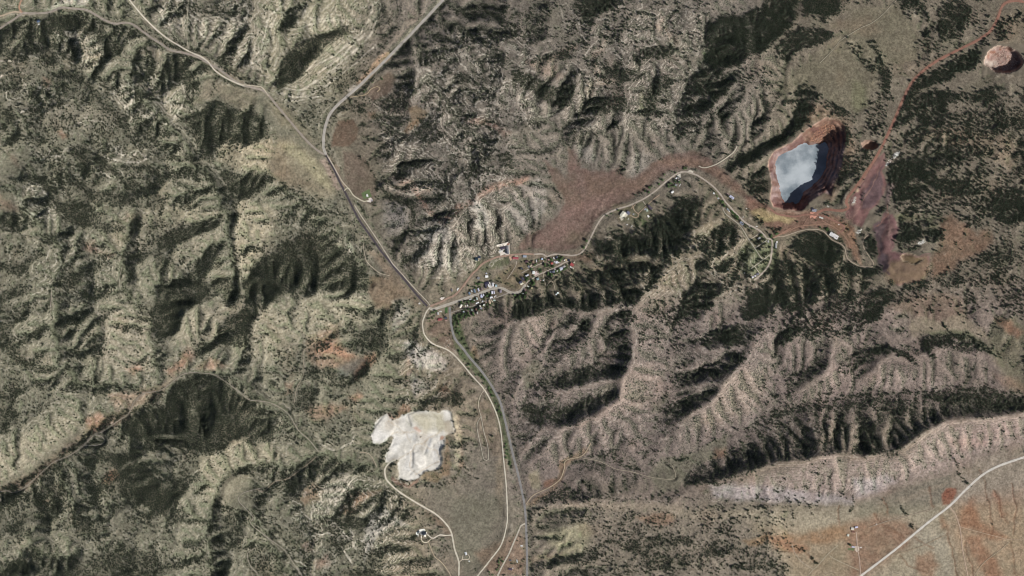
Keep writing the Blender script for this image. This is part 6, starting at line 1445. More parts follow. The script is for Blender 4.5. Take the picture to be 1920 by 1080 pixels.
# ---------------------------------------------------------------- buildings: x y length width angle roof-rgb kind | label
B = '''
786,569 3.2 2.6 -30 226,224,220 shed|small white shed west of the village crossroads
858,542 5.5 2.6 -62 222,220,216 house|narrow white house beside the dirt road above the main street
847,544 5.5 3.2 80 120,112,114 house|grey house west of the narrow white house above the dirt road
864,574 7 3.6 -62 236,230,208 house|cream house standing aslant south of the main street's west end
876.5,573 3.4 2.2 60 224,222,212 house|pale cottage east of the aslant cream house
873,574.5 4.4 1.8 70 216,208,184 shed|narrow cream shed between the aslant cream house and a pale cottage
895,568 6.4 2.2 -20 240,240,238 trailer|long white trailer home on the back lane
869.5,585 3.8 3 60 196,198,200 house|grey-white house among trees south of the back lane's west end
821,588 5 3.8 70 190,186,180 house|light grey house in the yard south-west of the crossroads
826,584 4.6 2.4 10 206,200,190 shed|pale low shed north of the light grey yard house
825,599 8.5 4.2 -8 196,62,64 barn|long bright red-roofed building west of the grey highway
835.5,596 5 3.8 5 66,76,92 house|dark slate-blue house beside the long red-roofed building
836,601 5 2 -4 190,140,118 shed|low tan-red shed between the red-roofed building and the highway
880,550 4 5.2 -20 108,128,148 house|blue-grey house, westernmost on the main street's north side
884,545.5 3 4 -15 190,190,184 house|pale house squeezed between two blue-grey roofs north of main street
889.5,545.5 4 7 -12 98,118,136 house|dark blue-grey house, second blue-grey roof from the west on main street
897,543.5 3 6 -18 198,196,214 house|narrow lavender-roofed house north of main street
903,541.5 3.6 5.4 -15 128,106,106 house|mauve-brown house west of the navy hall
882,561 4.2 2.2 -20 206,208,206 shed|whitish shed under trees south of main street
889,563 2.2 1.8 0 232,232,232 shed|tiny white shed behind the whitish shed south of main street
894,560 3 5.4 -15 172,184,174 house|pale green-grey house beside a side lane
897,521.5 5 5 30 134,132,132 house|grey square house north of the garden plots
912.5,518 5.6 5 -10 240,240,238 house|bright white house at the village's northern edge
912,512.6 3 2.6 20 190,190,204 shed|small lavender shed north of the bright white house
913,532 8.6 7 -20 62,58,82 hall|large navy-roofed hall on the north side of main street
911,538 3.4 4 -15 58,54,70 hall|dark annex at the south-west corner of the navy hall
916,535.5 3 5.4 -15 232,230,226 house|white-roofed wing east of the navy hall
924,534 3 6 -12 226,226,230 house|tall white house east of the paved yard by the navy hall
930.4,535.6 4 4 0 168,198,204 house|pale teal square house near the main street bend
902.5,555.4 4.4 6 -18 196,196,222 house|large lavender metal-roofed house south of main street
906.6,553.4 2.4 5 -18 220,220,230 house|narrow white-lavender house beside the large lavender roof
922.5,548.4 3 6 -8 214,212,226 house|lavender-white house, western one of a close pair south of main street
926.2,548 2.4 6 -8 192,190,210 house|pale lavender house, eastern one of a close pair south of main street
938.2,546 5 6 10 110,98,112 house|dark mauve house inside the main street bend
921,557.6 5.2 3.4 -18 236,236,238 house|white house on the back lane south of the close pair
927,556.4 2 3 -10 214,204,180 shed|small cream shed east of the white back-lane house
929.6,555 1.6 2 0 240,240,240 shed|tiny white hut on the back lane near its east end
905,565 2.6 2.6 0 204,206,208 shed|small grey-white garage at the corner of the back lane
907.7,571.6 4 2.8 -10 206,214,198 house|pale green-white house south of the back lane
918,566.4 4 7 -12 196,172,138 house|tan house with long roof south of the back lane
922.3,564.4 1.8 5 -20 206,190,160 shed|slim tan shed beside the long tan house
927,563.2 4 3 10 190,208,192 house|pale mint house, easternmost south of the back lane
911,568 4 2 -12 206,160,122 shed|orange-tan low shed west of the long tan house
902,578 4 4 30 150,152,160 house|grey house at the foot of the southern hill
893,580.4 3.2 4 -25 150,90,66 house|red-brown house below the back lane
900,574 3 4 -20 214,206,178 house|cream house just south of the back lane
895,587 3 5 -10 174,172,160 house|pale grey house deep in trees at the southern hill foot
885,581.4 4.4 3 20 138,152,140 house|green-grey house hidden among trees south of the back lane
978.6,503.6 5 3.8 20 78,80,92 house|dark slate house inside the yellow dirt loop
991.6,500 4 3.8 30 132,134,142 house|grey house east of the yellow dirt loop
995.6,498 4 3.6 -30 190,172,142 house|tan house between the grey house and a green garden
1000.6,511 4.8 6 8 226,230,226 hall|broad white hall beside the pink paved yard
988.4,516 6.2 3.4 -25 206,208,222 house|pale lavender house west of the broad white hall
980.6,523 6.6 4 50 80,74,94 house|dark purple roof north of the navy and cream pair
976,528.6 7 3.6 -28 60,62,88 house|navy-roofed half of the navy and cream pair by the road
978.4,532 6 3.4 -28 226,218,190 house|cream-roofed half of the navy and cream pair by the road
1008.3,523 5 4.6 -20 148,168,170 house|teal-grey house south of the pink paved yard
1019,525.6 2.4 2.2 0 238,238,236 shed|small white hut on the track to the tanks
1013.6,525.2 1.8 1.6 0 226,170,170 shed|tiny pink hut west of the small white hut
990.2,537 5 1.8 30 206,204,190 shed|pale narrow shed by the tall trees
997,539 3 4.6 -10 206,182,120 house|yellow-tan house beside the pale narrow shed
984.3,543.4 4 3.6 30 128,100,104 house|mauve house at the road's inner bend
981,550.2 2.2 2 0 238,234,226 shed|small white shed at the street's outer bend
1035,493.6 4.6 4 -20 216,84,62 house|bright red-roofed house in the eastern street
1043.4,491.6 4.4 4.6 10 214,214,226 house|pale lavender house east of the bright red roof
1047.8,492 2.2 2 0 230,230,230 shed|little white shed beside the pale lavender house
1039.3,490.8 1.6 2.2 0 234,234,232 shed|little white shed between the red and lavender roofs
1052.7,503.6 6 6 -25 206,208,222 house|large square silver-roofed house below the eastern street
1057.8,499.6 5 4 -35 182,176,166 house|beige-grey house north-east of the square silver roof
1032,509.5 2 3 0 236,236,236 shed|small white garage, westernmost below the eastern street
1035,509.8 3 3.4 0 70,74,96 house|dark blue cottage beside the small white garage
1038.6,509.4 3 4 0 128,138,150 house|blue-grey cottage east of the dark blue cottage
1045.2,508 3 2 -20 230,230,220 shed|white shed between the blue-grey cottage and the silver roof
1040,505 3 2.8 -15 218,196,190 shed|pinkish shed by the kerb of the eastern street
893.2,485.6 6 6 5 44,66,78 house|dark teal house alone north-west of the dirt road
899,482 5 4.6 30 52,58,78 shed|dark navy carport beside the dark teal house
952,469 14.5 4 85 128,126,134 hall|long grey-roofed building on the fenced yard north of the road
943,465 9 5 -15 78,66,84 hall|dark purple-roofed building in the fenced yard
940,470.4 8 2.6 -15 216,214,206 shed|pale low roof in front of the dark purple building
937.4,470.8 2.2 3.4 20 232,232,230 shed|small white shed at the west side of the fenced yard
966.6,484 11 4.4 3 206,66,76 hall|long crimson-roofed building at the road
968,480 6 1.8 3 216,208,178 shed|cream canopy north of the crimson roof
983.8,480.6 7 4 2 158,168,184 hall|blue-grey flat building by the roadside
987,489.8 6 3.8 -18 92,62,68 house|dark maroon house south of the blue-grey building
1016.2,485.3 3.4 3.8 5 174,196,224 house|light blue house on the bare corner lot
1028.6,486.6 3.2 3 -10 206,146,132 house|small pink-roofed house among trees
1038.6,483.8 2 4 -15 216,214,208 shed|slim pale shed north of the eastern street
1043.6,482.6 4 4.8 10 62,70,86 house|dark slate house by the northern road bend
1058.5,488 2.2 2.6 0 238,238,240 shed|small white shed beside a yellow hut
1061.4,487.2 3 3 20 236,200,124 shed|yellow hut at the end of the eastern street
1067,488 4 3.6 10 52,56,76 house|dark navy house, last on the street's north side
1072.7,496.2 7 5.6 32 214,70,66 house|big red-roofed house at the village's eastern end
1070.8,501 5 2.6 32 206,206,200 shed|pale lean-to on the south side of the big red roof
1074.8,503 3 2.6 0 212,202,170 shed|cream shed south of the big red roof
1076.6,491.8 2 3 30 222,210,176 shed|cream shed north of the big red roof
1006,489.2 2 5 -10 196,198,200 shed|slim pale shed in the green garden
999.6,491.2 4 5 -20 142,116,94 house|brown house west of the green garden
1168,401.6 11 8 -52 222,216,192 barn|large cream barn west of the looping drive
1178.2,399.2 6.6 6 40 112,112,136 house|blue-grey house beside the large cream barn
1188,401.4 3 2.6 0 164,166,172 shed|small grey shed inside the looping drive
1210,392 4.4 3 -50 176,176,192 house|pale grey house on the upper drive
1219,389 10 5 48 84,72,84 barn|long dark brown-purple barn above the drive
1213.2,394.2 4 5 -20 168,188,170 house|mint-roofed house between the grey house and the dark barn
1215.6,405.4 5 2.8 48 232,228,224 shed|white shed south of the dark brown-purple barn
1178,410.6 2.6 1.2 -60 230,230,228 trailer|small white trailer on the lawn south of the cream barn
1176,421 2.6 1.4 -30 232,232,230 trailer|white trailer at the wood's edge, western one of two
1184.8,423.8 2.8 1.2 -50 234,234,232 trailer|white trailer at the wood's edge, eastern one of two
1270,332.8 8 2.2 -42 222,222,226 shed|long white-roofed row shed by the road bend
1274.6,335.5 6 2 -42 66,66,70 shed|dark long shed beside the white row shed
1275,347 5 1.2 -68 232,232,230 shed|thin white lean-to under the hill at the road bend
1261,360 5.4 3.8 -36 242,240,234 house|bright white house in the clearing below the road bend
1268,347 4 3.8 20 146,146,148 house|grey house among trees below the road bend
1338.6,362.5 3.6 3 20 220,220,218 shed|white shed west of the gravel road down from the bend
1372,370 9.6 4.8 36 196,198,222 house|long lavender-roofed house north-east of the gravel road
1364.8,364 5 2.6 42 150,124,120 shed|brown annex at the north-west end of the lavender roof
1347,372 3.6 2.6 30 196,198,194 shed|pale shed beside the gravel road, opposite the lavender house
1364.8,393 6 3 45 140,148,154 house|grey house south-west of the gravel road
1367.6,396.4 1.8 1.6 0 240,240,240 shed|tiny white hut at the grey house's corner
1390.6,418.6 8 5 36 140,146,162 house|steel-blue house at the head of the dirt lanes
1399.6,391 2.6 1.6 10 226,224,214 shed|white hut alone on the slope above the road
1393.4,407 3 2 -20 190,184,170 shed|pale shed in the trees north of the steel-blue house
1418.4,424.4 3.4 1.6 25 232,230,226 trailer|white trailer beside the road south-east of the steel-blue house
1405,425.6 2.4 1.4 20 226,224,220 shed|small white shed at the lane south of the steel-blue house
1423,447 6 3.6 -35 230,226,222 house|white house among the dirt lanes
1440,453 3.2 4 -20 172,170,168 house|grey house west of the pinkish lane
1454.8,460.6 10 4 95 156,158,156 hall|long grey derelict block east of the pinkish lane
1456.6,453.8 2.6 3.2 90 226,224,220 shed|white end building of the long grey derelict block
1419.6,513.8 4.6 4.4 -20 120,118,130 house|dark grey house, eastern one of three at the lane end
1415,517.4 3 4 -25 196,190,206 house|lilac house, middle one of three at the lane end
1410,519.6 4 4 -25 210,206,218 house|pale lilac house, western one of three at the lane end
1395,512 2 1.8 0 230,232,226 shed|tiny white hut west of the lilac houses
1526,394.4 8.6 5 8 146,148,160 hall|grey machinery building beside the flooded pit's tip
1523,391.6 4 4 0 66,62,76 hall|dark tower at the corner of the grey machinery building
1539.4,408.4 8 2.8 22 206,206,196 shed|long pale shed south of the mine crossroads
1552,387.2 5 2 30 190,184,170 shed|pale ruin above the haul road
1572,421.2 2.6 1.8 20 222,218,206 shed|white hut inside the small mine loop
1563,442 17.4 7.8 31 226,222,218 hall|very long white shed on the wooded bank
784,997.8 4.4 3.6 -25 58,76,94 house|smaller dark blue roof on the pale ranch yard
795.2,1001.2 7.6 5 -14 44,54,68 barn|larger navy barn on the pale ranch yard
788.8,1018.6 2.8 1.6 -20 92,76,64 shed|dark brown hut south of the pale ranch yard
873.2,1039.2 4 6 -20 214,216,218 house|grey-white house on the small loop drive
879.6,1053.6 2.6 2.2 0 226,226,224 shed|small white shed south of the small loop drive
978,1024.8 4 2.4 5 224,226,224 trailer|white trailer beside the grey highway
969.4,1053.6 6 2 80 196,202,202 shed|long pale shed in the triangle between two roads
957,1052 4 2.6 0 82,92,104 house|dark blue-grey house by the pale gravel road
957,1068.6 7 3.6 15 84,72,92 house|dark purple house at the triangle's southern end
961.6,1066.6 2 1.6 0 232,228,222 shed|white hut beside the dark purple house
1599,991.6 5.6 5 10 222,212,194 barn|cream barn on the red-soil ranch
1606.2,988.6 6 3.6 -12 202,196,220 barn|lavender-roofed barn on the red-soil ranch
1600.4,997.4 5.6 2.8 10 132,88,74 shed|red-brown shed south of the cream barn
1590.6,1003.8 4 4.4 30 206,208,190 shed|pale shed west of the ranch yard
1600.2,1025.8 6 2.8 12 206,202,222 house|lavender ranch house beside a big dark tree
1614.4,1026.8 4.4 1.8 -10 226,224,222 trailer|white trailer east of the ranch road
1643.5,983 2 1.6 0 232,230,226 shed|white hut on the fence track east of the red-soil ranch
688,366.4 3.6 5 -20 232,230,224 house|white farmhouse in the green square yard
697,375.6 3 3 20 166,162,170 shed|grey shed at the farmyard's south-east corner
670,377 1.8 1.4 0 232,230,224 shed|white hut south of the farm drive
72,39.6 6 4.6 -25 74,106,148 house|blue-roofed house alone in the north-west woods
72.4,45.4 3 2.2 -10 226,226,226 shed|white garage south of the lone blue-roofed house
'''
roof_mats = {}
def paint_mat(name, c, rough=.6):
    key = (name, tuple(int(v) for v in c))
    if key in roof_mats: return roof_mats[key]
    m, n, l, b = new_mat(name, rough, .3)
    p = nd(n, 'ShaderNodeTexCoord').outputs['Object']
    a = tuple(v * .92 for v in lin(c))
    cc = mixc(n, l, 1.0, a, ramp(n, l, noise_node(n, l, p, .45, 4, .7), .3, .7, .78, 1.15), 'MULTIPLY')
    cc = mixc(n, l, ramp(n, l, noise_node(n, l, p, .16, 3, .6), .56, .72, 0, .45), cc, tuple(.6 * v + .04 for v in a))
    l.new(cc, b.inputs['Base Color']); roof_mats[key] = m; return m
glass_mat, n_, l_, b_ = new_mat('window_glass', .1, .5); b_.inputs['Base Color'].default_value = (.03, .04, .05, 1)
WALLS = [(206, 200, 188), (188, 178, 160), (170, 160, 150), (214, 212, 208), (150, 128, 110)]
def mesh_of(name, V, F, mat):
    me = bpy.data.meshes.new(name); me.from_pydata(V, [], F); me.materials.append(mat); return me
def box(x0, x1, y0, y1, z0, z1):
    V = [(x, y, z) for z in (z0, z1) for x, y in ((x0, y0), (x1, y0), (x1, y1), (x0, y1))]
    return V, [(3, 2, 1, 0), (4, 5, 6, 7), (0, 1, 5, 4), (1, 2, 6, 5), (2, 3, 7, 6), (3, 0, 4, 7)]
def child(nm, me, parent, loc=(0, 0, 0), rz=0):
    o = bpy.data.objects.new(nm, me); o.location = loc; o.rotation_euler = (0, 0, rz); col.objects.link(o); o.parent = parent; return o
door_me = mesh_of('door', *box(-.5, .5, -.06, .06, 0, 2.1), paint_mat('door_paint', (110, 80, 60)))
win_me = mesh_of('window', *box(-.65, .65, -.05, .05, 0, 1.1), glass_mat)
def building(px, py, L, W, ang, roof, kind, label, k):
    mr = sum(roof) / 3; k_s = .2 if max(roof) - min(roof) < 70 else .42; roof = [(v + (mr - v) * k_s) * .93 for v in roof]
    a = math.radians(-ang); L, W = L * PX / 2, W * PX / 2
    if W > L: L, W, a = W, L, a + math.pi / 2
    hw = {'house': 3.0, 'shed': 2.4, 'barn': 4.2, 'hall': 4.6, 'trailer': 2.5}[kind]
    cs = [(px + (sx * L * math.cos(a) - sy * W * math.sin(a)) / PX, py - (sx * L * math.sin(a) + sy * W * math.cos(a)) / PX) for sx in (-1, 1) for sy in (-1, 1)] + [(px, py)]
    zs = [float(sample(Z, x, y)) for x, y in cs]; z0 = max(zs) + .15; low = min(zs) - z0 - .6
    e = bpy.data.objects.new({'house': 'house', 'shed': 'shed', 'barn': 'barn', 'hall': 'hall', 'trailer': 'trailer_home'}[kind], None)
    e.empty_display_size = 1; e.location = (float(wx(px)), float(wy(py)), z0); e.rotation_euler = (0, 0, a); col.objects.link(e)
    tag(e, label, {'trailer': 'trailer', 'hall': 'building'}.get(kind, kind), 'buildings of the village and the farms')
    wm = paint_mat('wall_paint', WALLS[k % 5])
    rise = (W * .34 if kind in ('house', 'barn') else W * .2) if kind != 'trailer' else .25
    ov = .45 if L > 4 else .25
    V, F = box(-L + ov, L - ov, -W + ov, W - ov, low, hw)
    i0 = len(V); V += [(-L + ov, 0, hw + rise * .93), (L - ov, 0, hw + rise * .93)]; F += [(4, 7, i0), (5, i0 + 1, 6)]
    child('wall', mesh_of('wall', V, F, wm), e)
    t = .18; V = []
    for x in (-L, L):
        V += [(x, -W, hw - .12), (x, 0, hw + rise), (x, W, hw - .12), (x, -W, hw - .12 + t), (x, 0, hw + rise + t), (x, W, hw - .12 + t)]
    F = [(3, 9, 10, 4), (4, 10, 11, 5), (1, 7, 6, 0), (2, 8, 7, 1), (0, 3, 4, 1), (1, 4, 5, 2), (7, 10, 9, 6), (8, 11, 10, 7), (0, 6, 9, 3), (5, 11, 8, 2)]
    r = child('roof', mesh_of('roof', V, F, paint_mat('roof_sheet', roof, .5)), e)
    if kind == 'house' and L > 4.5:
        child('chimney', mesh_of('chimney', *box(-.45, .45, -.45, .45, hw, hw + rise + 1.3), paint_mat('chimney_brick', (130, 96, 82))), r, (L * .35, W * .3, 0))
    if kind in ('hall', 'barn') and L > 9:
        for q in range(5):
            child('vent', mesh_of('vent', *box(-.7, .7, -.5, .5, 0, .9), paint_mat('vent_metal', (110, 110, 112))), r, (-L * .75 + q * L * .375, 0, hw + rise - .1))
    child('door', door_me, e, (L * .1, -W + ov - .04, 0))
    if kind in ('house', 'trailer', 'hall'):
        for sx in (-.5, .55):
            child('window', win_me, e, (L * sx, -W + ov - .04, 1.0)); child('window', win_me, e, (L * sx, W - ov + .04, 1.0))
    return cs
footprints = []
for k, ln in enumerate(B.strip().splitlines()):
    f, label = ln.split('|'); f = f.split()
    px, py = (float(v) for v in f[0].split(','))
    building(px, py, float(f[1]), float(f[2]), float(f[3]), [float(v) for v in f[4].split(',')], f[5], label, k)
    footprints.append((px, py, max(float(f[1]), float(f[2])) / 2 + 1.2))
    w = bbox(np.array([[px, py]]), 12); d = np.hypot(GX[w] - px, GY[w] - py)
    NOTREE[w] = np.maximum(NOTREE[w], 1 - smooth(footprints[-1][2], footprints[-1][2] + .8, d))

# two steel water tanks on the hillside
tank_m = paint_mat('tank_enamel', (238, 240, 240), .45)
def tank(px, py, r, label):
    z = float(sample(Z, px, py)); N = 24; r *= PX; h = 5.0; V = []; F = []
    for zz_, rr in ((-2.5, r), (h, r), (h + .35, r * .98), (h + 1.0, r * .5), (h + 1.2, .25)):
        V += [(rr * math.cos(2 * math.pi * q / N), rr * math.sin(2 * math.pi * q / N), zz_) for q in range(N)]
    for j in range(1):
        F += [(j * N + q, j * N + (q + 1) % N, (j + 1) * N + (q + 1) % N, (j + 1) * N + q) for q in range(N)]
    e = bpy.data.objects.new('water_tank', None); e.location = (float(wx(px)), float(wy(py)), z); e.empty_display_size = 1; col.objects.link(e)
    tag(e, label, 'tank', 'steel tanks on the hillside')
    child('shell', mesh_of('shell', V[:2 * N], F, tank_m), e)
    V2 = V[N:]; F2 = [(j * N + q, j * N + (q + 1) % N, (j + 1) * N + (q + 1) % N, (j + 1) * N + q) for j in range(3) for q in range(N)] + [tuple(3 * N + q for q in range(N))]
    lid = child('roof', mesh_of('roof', V2, F2, tank_m), e)
    child('hatch', mesh_of('hatch', *box(-.5, .5, -.5, .5, h + .3, h + 1.0), paint_mat('vent_metal', (110, 110, 112))), lid, (r * .6, 0, 0))
tank(1043, 552, 1.6, 'smaller white round water tank on the brushy hillside')
tank(1045.8, 549.4, 1.9, 'larger white round water tank on the brushy hillside')

# a quarry machine at work on the white floor
def excavator(px, py, a, label):
    z = float(sample(Z, px, py)); e = bpy.data.objects.new('excavator', None); e.location = (float(wx(px)), float(wy(py)), z + .1); e.rotation_euler = (0, 0, a); col.objects.link(e)
    tag(e, label, 'excavator'); dk = paint_mat('track_rubber', (50, 48, 46)); ye = paint_mat('machine_paint', (150, 118, 50))
    for s in (-1, 1): child('track', mesh_of('track', *box(-2.2, 2.2, s * 1.5 - .35, s * 1.5 + .35, 0, 1.0), dk), e)
    child('body', mesh_of('body', *box(-2.4, 1.3, -1.4, 1.4, 1.0, 2.4), ye), e)
    child('cab', mesh_of('cab', *box(-.2, 1.4, .2, 1.4, 2.4, 3.6), glass_mat), e)
    child('boom', mesh_of('boom', [(1, -.3, 2), (1, .3, 2), (5, .3, 5), (5, -.3, 5), (1, -.3, 2.7), (1, .3, 2.7), (5, .3, 5.5), (5, -.3, 5.5)], [(3, 2, 1, 0), (4, 5, 6, 7), (0, 1, 5, 4), (1, 2, 6, 5), (2, 3, 7, 6), (3, 0, 4, 7)], ye), e)
    child('bucket', mesh_of('bucket', *box(5.2, 6.5, -.8, .8, .4, 1.6), dk), e)
    child('stick', mesh_of('stick', [(5, -.2, 5.4), (5, .2, 5.4), (5.4, .2, 5.4), (5.4, -.2, 5.4), (5.7, -.2, 1.4), (5.7, .2, 1.4), (6.1, .2, 1.4), (6.1, -.2, 1.4)], [(3, 2, 1, 0), (4, 5, 6, 7), (0, 1, 5, 4), (1, 2, 6, 5), (2, 3, 7, 6), (3, 0, 4, 7)], ye), e)
excavator(788, 820, .3, 'small dark excavator on the white quarry floor')

# pads of pale gravel, lawns and garden beds round the houses (thin sheets on the graded ground)
def pad(name, pts, c, lift=.45, soft=False):
    P = pts_of(pts); cxm, cym = P.mean(0); N = len(P)
    V = []; rings = 4
    for r in range(rings + 1):
        t = r / rings
        for x, y in P: 
            X_, Y_ = cxm + (x - cxm) * t, cym + (y - cym) * t
            V.append((float(wx(X_)), float(wy(Y_)), float(sample(Z, X_, Y_)) + lift - (.25 if r == rings else 0)))
    F = []
    for r in range(rings):
        for q in range(N):
            f = (r * N + q, r * N + (q + 1) % N, (r + 1) * N + (q + 1) % N, (r + 1) * N + q)
            F.append(f)
    c = [v + (sum(c) / 3 - v) * .25 for v in c]
    me = mesh_of(name, V, F, road_mat('lawn' if name == 'lawn' else 'yard', c))
    me.validate(); o = bpy.data.objects.new(name, me); col.objects.link(o); tag(o, kind='structure')
for nm, c, pp in (('yard', (206, 202, 192), '779,1000 786,994 795,992 800,999 798,1008 790,1010 782,1006'), ('yard', (206, 192, 180), '688,378 690,372 695,370 698,374 694,380'), ('lawn', (92, 110, 66), '677,362 692,354 697,368 688,372 681,375'),
                  ('yard', (204, 192, 176), '931,459 944,456 954,453 956,458 956,477 938,480 934,472'), ('yard', (186, 134, 112), '946,458 952,453 956,456 956,461 948,461'), ('yard', (202, 178, 170), '1003,510 1007,508 1012,513 1006,519 1002,519'),
                  ('yard', (192, 184, 168), '916,529 922,527 928,531 925,538 917,541'), ('lawn', (66, 98, 52), '833,577 839,576 839,587 834,588'), ('lawn', (84, 104, 62), '911,551 921,548 921,554 913,558'), ('lawn', (78, 100, 60), '1008,504 1014,502 1017,509 1011,513'),
                  ('yard', (186, 146, 118), '954,481 961,480 960,487 957,489'), ('yard', (196, 128, 104), '1518,398 1531,398 1534,404 1528,411 1518,409'), ('yard', (206, 196, 176), '824,560 828,557 834,558 828,563'), ('yard', (196, 176, 160), '1287,322 1294,318 1301,322 1298,326'),
                  ('yard', (200, 190, 172), '1270,328 1276,325 1277,336 1272,340'), ('yard', (196, 186, 164), '1161,408 1174,395 1178,403 1166,414'), ('yard', (186, 150, 120), '1040,546 1043,545 1047,552 1041,553'), ('lawn', (98, 108, 70), '1590,1028 1603,1028 1602,1033 1590,1032'),
                  ('yard', (194, 172, 150), '1604,1024 1610,1024 1612,1032 1607,1036 1603,1031'), ('lawn', (104, 112, 72), '1192,424 1204,410 1220,406 1216,416 1200,428')):
    pad(nm, pp, c)

# ---------------------------------------------------------------- broken rock: pit floors and the white waste tip
def rubble(name, label, areas, mat, count, size, seed):
    r = random.Random(seed); V = []; F = []
    for i in range(count):
        ar = r.choice(areas)
        while True:
            x = r.uniform(ar[:, 0].min(), ar[:, 0].max()); y = r.uniform(ar[:, 1].min(), ar[:, 1].max())
            if inside(np.array([x]), np.array([y]), ar)[0]: break
        z = float(sample(Z, x, y)); s = size * r.uniform(.4, 1.5) ** 1.5; b0 = len(V)
        for dx, dy, dz in ((1, 0, 0), (0, 1, 0), (-1, 0, 0), (0, -1, 0), (.3, .2, .9), (0, 0, -.6)):
            k = s * r.uniform(.7, 1.3); V.append((float(wx(x)) + dx * k, float(wy(y)) + dy * k, z + dz * k + s * .2))
        F += [(b0 + a, b0 + (a + 1) % 4, b0 + 4) for a in range(4)] + [(b0 + (a + 1) % 4, b0 + a, b0 + 5) for a in range(4)]
    o = bpy.data.objects.new(name, mesh_of(name, V, F, mat)); col.objects.link(o); tag(o, label, 'rubble', kind='stuff')
rubble('rock_rubble', 'broken red-brown rock on the flooded pit talus', [pts_of('1515,262 1540,235 1560,232 1572,245 1560,262 1535,272')], road_mat('rock', (160, 122, 100)), 500, 2.2, 1)
rubble('rock_rubble', 'broken pinkish rock on the round pit floor', [pts_of('1856,104 1880,95 1905,104 1908,118 1890,132 1862,126')], road_mat('rock', (182, 160, 148)), 420, 2.0, 2)
rubble('rock_rubble', 'tipped white rock and rubble east of the haul road', [pts_of('1656,312 1666,299 1678,292 1685,287 1684,292 1672,300 1662,312'), pts_of('1596,382 1600,371 1605,368 1603,380'), pts_of('1718,456 1728,450 1733,455 1724,460'), pts_of('1600,436 1615,428 1612,440')], road_mat('rock', (205, 200, 192)), 320, 1.5, 3)

# ---------------------------------------------------------------- village and creek cottonwoods
ZONES = [(16, 'on the north side of the main street', '876,532 905,523 910,527 895,545 880,548'), (34, 'in the gardens south of the main street', '862,566 920,549 932,556 905,570 866,583'), (44, 'below the back lane at the hill foot', '850,590 880,579 905,573 930,561 938,563 905,584 880,594 853,606'), (16, 'in the yards south-west of the crossroads', '798,582 818,580 832,590 815,603 800,603'),
         (30, 'in the gardens of the eastern street', '1022,486 1050,480 1066,484 1060,490 1030,504 1020,500'), (26, 'behind the houses below the eastern street', '1026,512 1046,506 1062,497 1066,502 1048,512 1030,518'), (22, 'between the broad white hall and the road', '985,519 1003,517 1003,532 995,545 986,532'), (14, 'at the outer bend of the street', '963,552 990,547 988,558 968,562'), (10, 'in the green garden by the tan house', '988,494 1012,486 1010,497 995,506'),
         (26, 'along the highway creek south of the village', '846,596 856,588 866,622 876,662 866,662 852,635'), (34, 'along the creek between the highway and the gravel road', '858,652 872,668 890,694 920,720 935,750 944,785 936,780 915,728 885,700 860,668'), (14, 'along the southern stretch of the highway creek', '944,815 952,840 958,872 950,872 944,840'), (16, 'in the creek trees by the southern triangle', '928,1060 940,1046 950,1050 938,1072 920,1082 905,1082'),
         (24, 'along the creek above the road bend', '1205,358 1228,343 1248,321 1275,311 1295,314 1262,326 1240,342 1215,362'), (14, 'round the houses at the road bend', '1252,345 1275,338 1273,352 1255,354'), (22, 'along the road past the lavender house', '1340,358 1362,385 1385,408 1378,408 1358,388 1338,362'), (18, 'round the steel-blue house and the lanes', '1382,400 1412,425 1440,446 1452,436 1462,438 1445,455 1400,425 1380,412'), (10, 'beside the wooded bank north of the long white shed', '1520,425 1545,424 1570,440 1580,452 1565,436 1540,430'), (6, 'beside the dirt road by the creek thicket', '1086,470 1098,455 1108,438 1112,444 1100,462'), (8, 'in the thicket by the north valley road', '682,172 700,150 722,136 726,140 704,162 690,174'), (5, 'along the meadow road', '1120,405 1140,398 1160,390 1160,394 1130,408')]
ROW = ['westernmost', 'second from the west', 'third from the west', 'fourth from the west', 'fifth from the west', 'sixth from the west', 'seventh from the west', 'eighth from the west']
cot = []
for n_t, place, pp in ZONES:
    P = pts_of(pp); got = []
    for tr in range(900):
        x = random.uniform(P[:, 0].min(), P[:, 0].max()); y = random.uniform(P[:, 1].min(), P[:, 1].max())
        if not inside(np.array([x]), np.array([y]), P)[0]: continue
        if any((x - a) ** 2 + (y - b_) ** 2 < (r_ + .3) ** 2 for a, b_, r_ in footprints): continue
        if float(sample(NOTREE, x, y)) > .6 or any((x - a) ** 2 + (y - b_) ** 2 < 2.6 ** 2 for a, b_ in got): continue
        got.append((x, y))
        if len(got) == max(int(n_t * .72), 3): break
    cot += [(x, y, place) for x, y in got]
cot.append((1594.3, 1021.8, 'beside the lavender ranch house'))
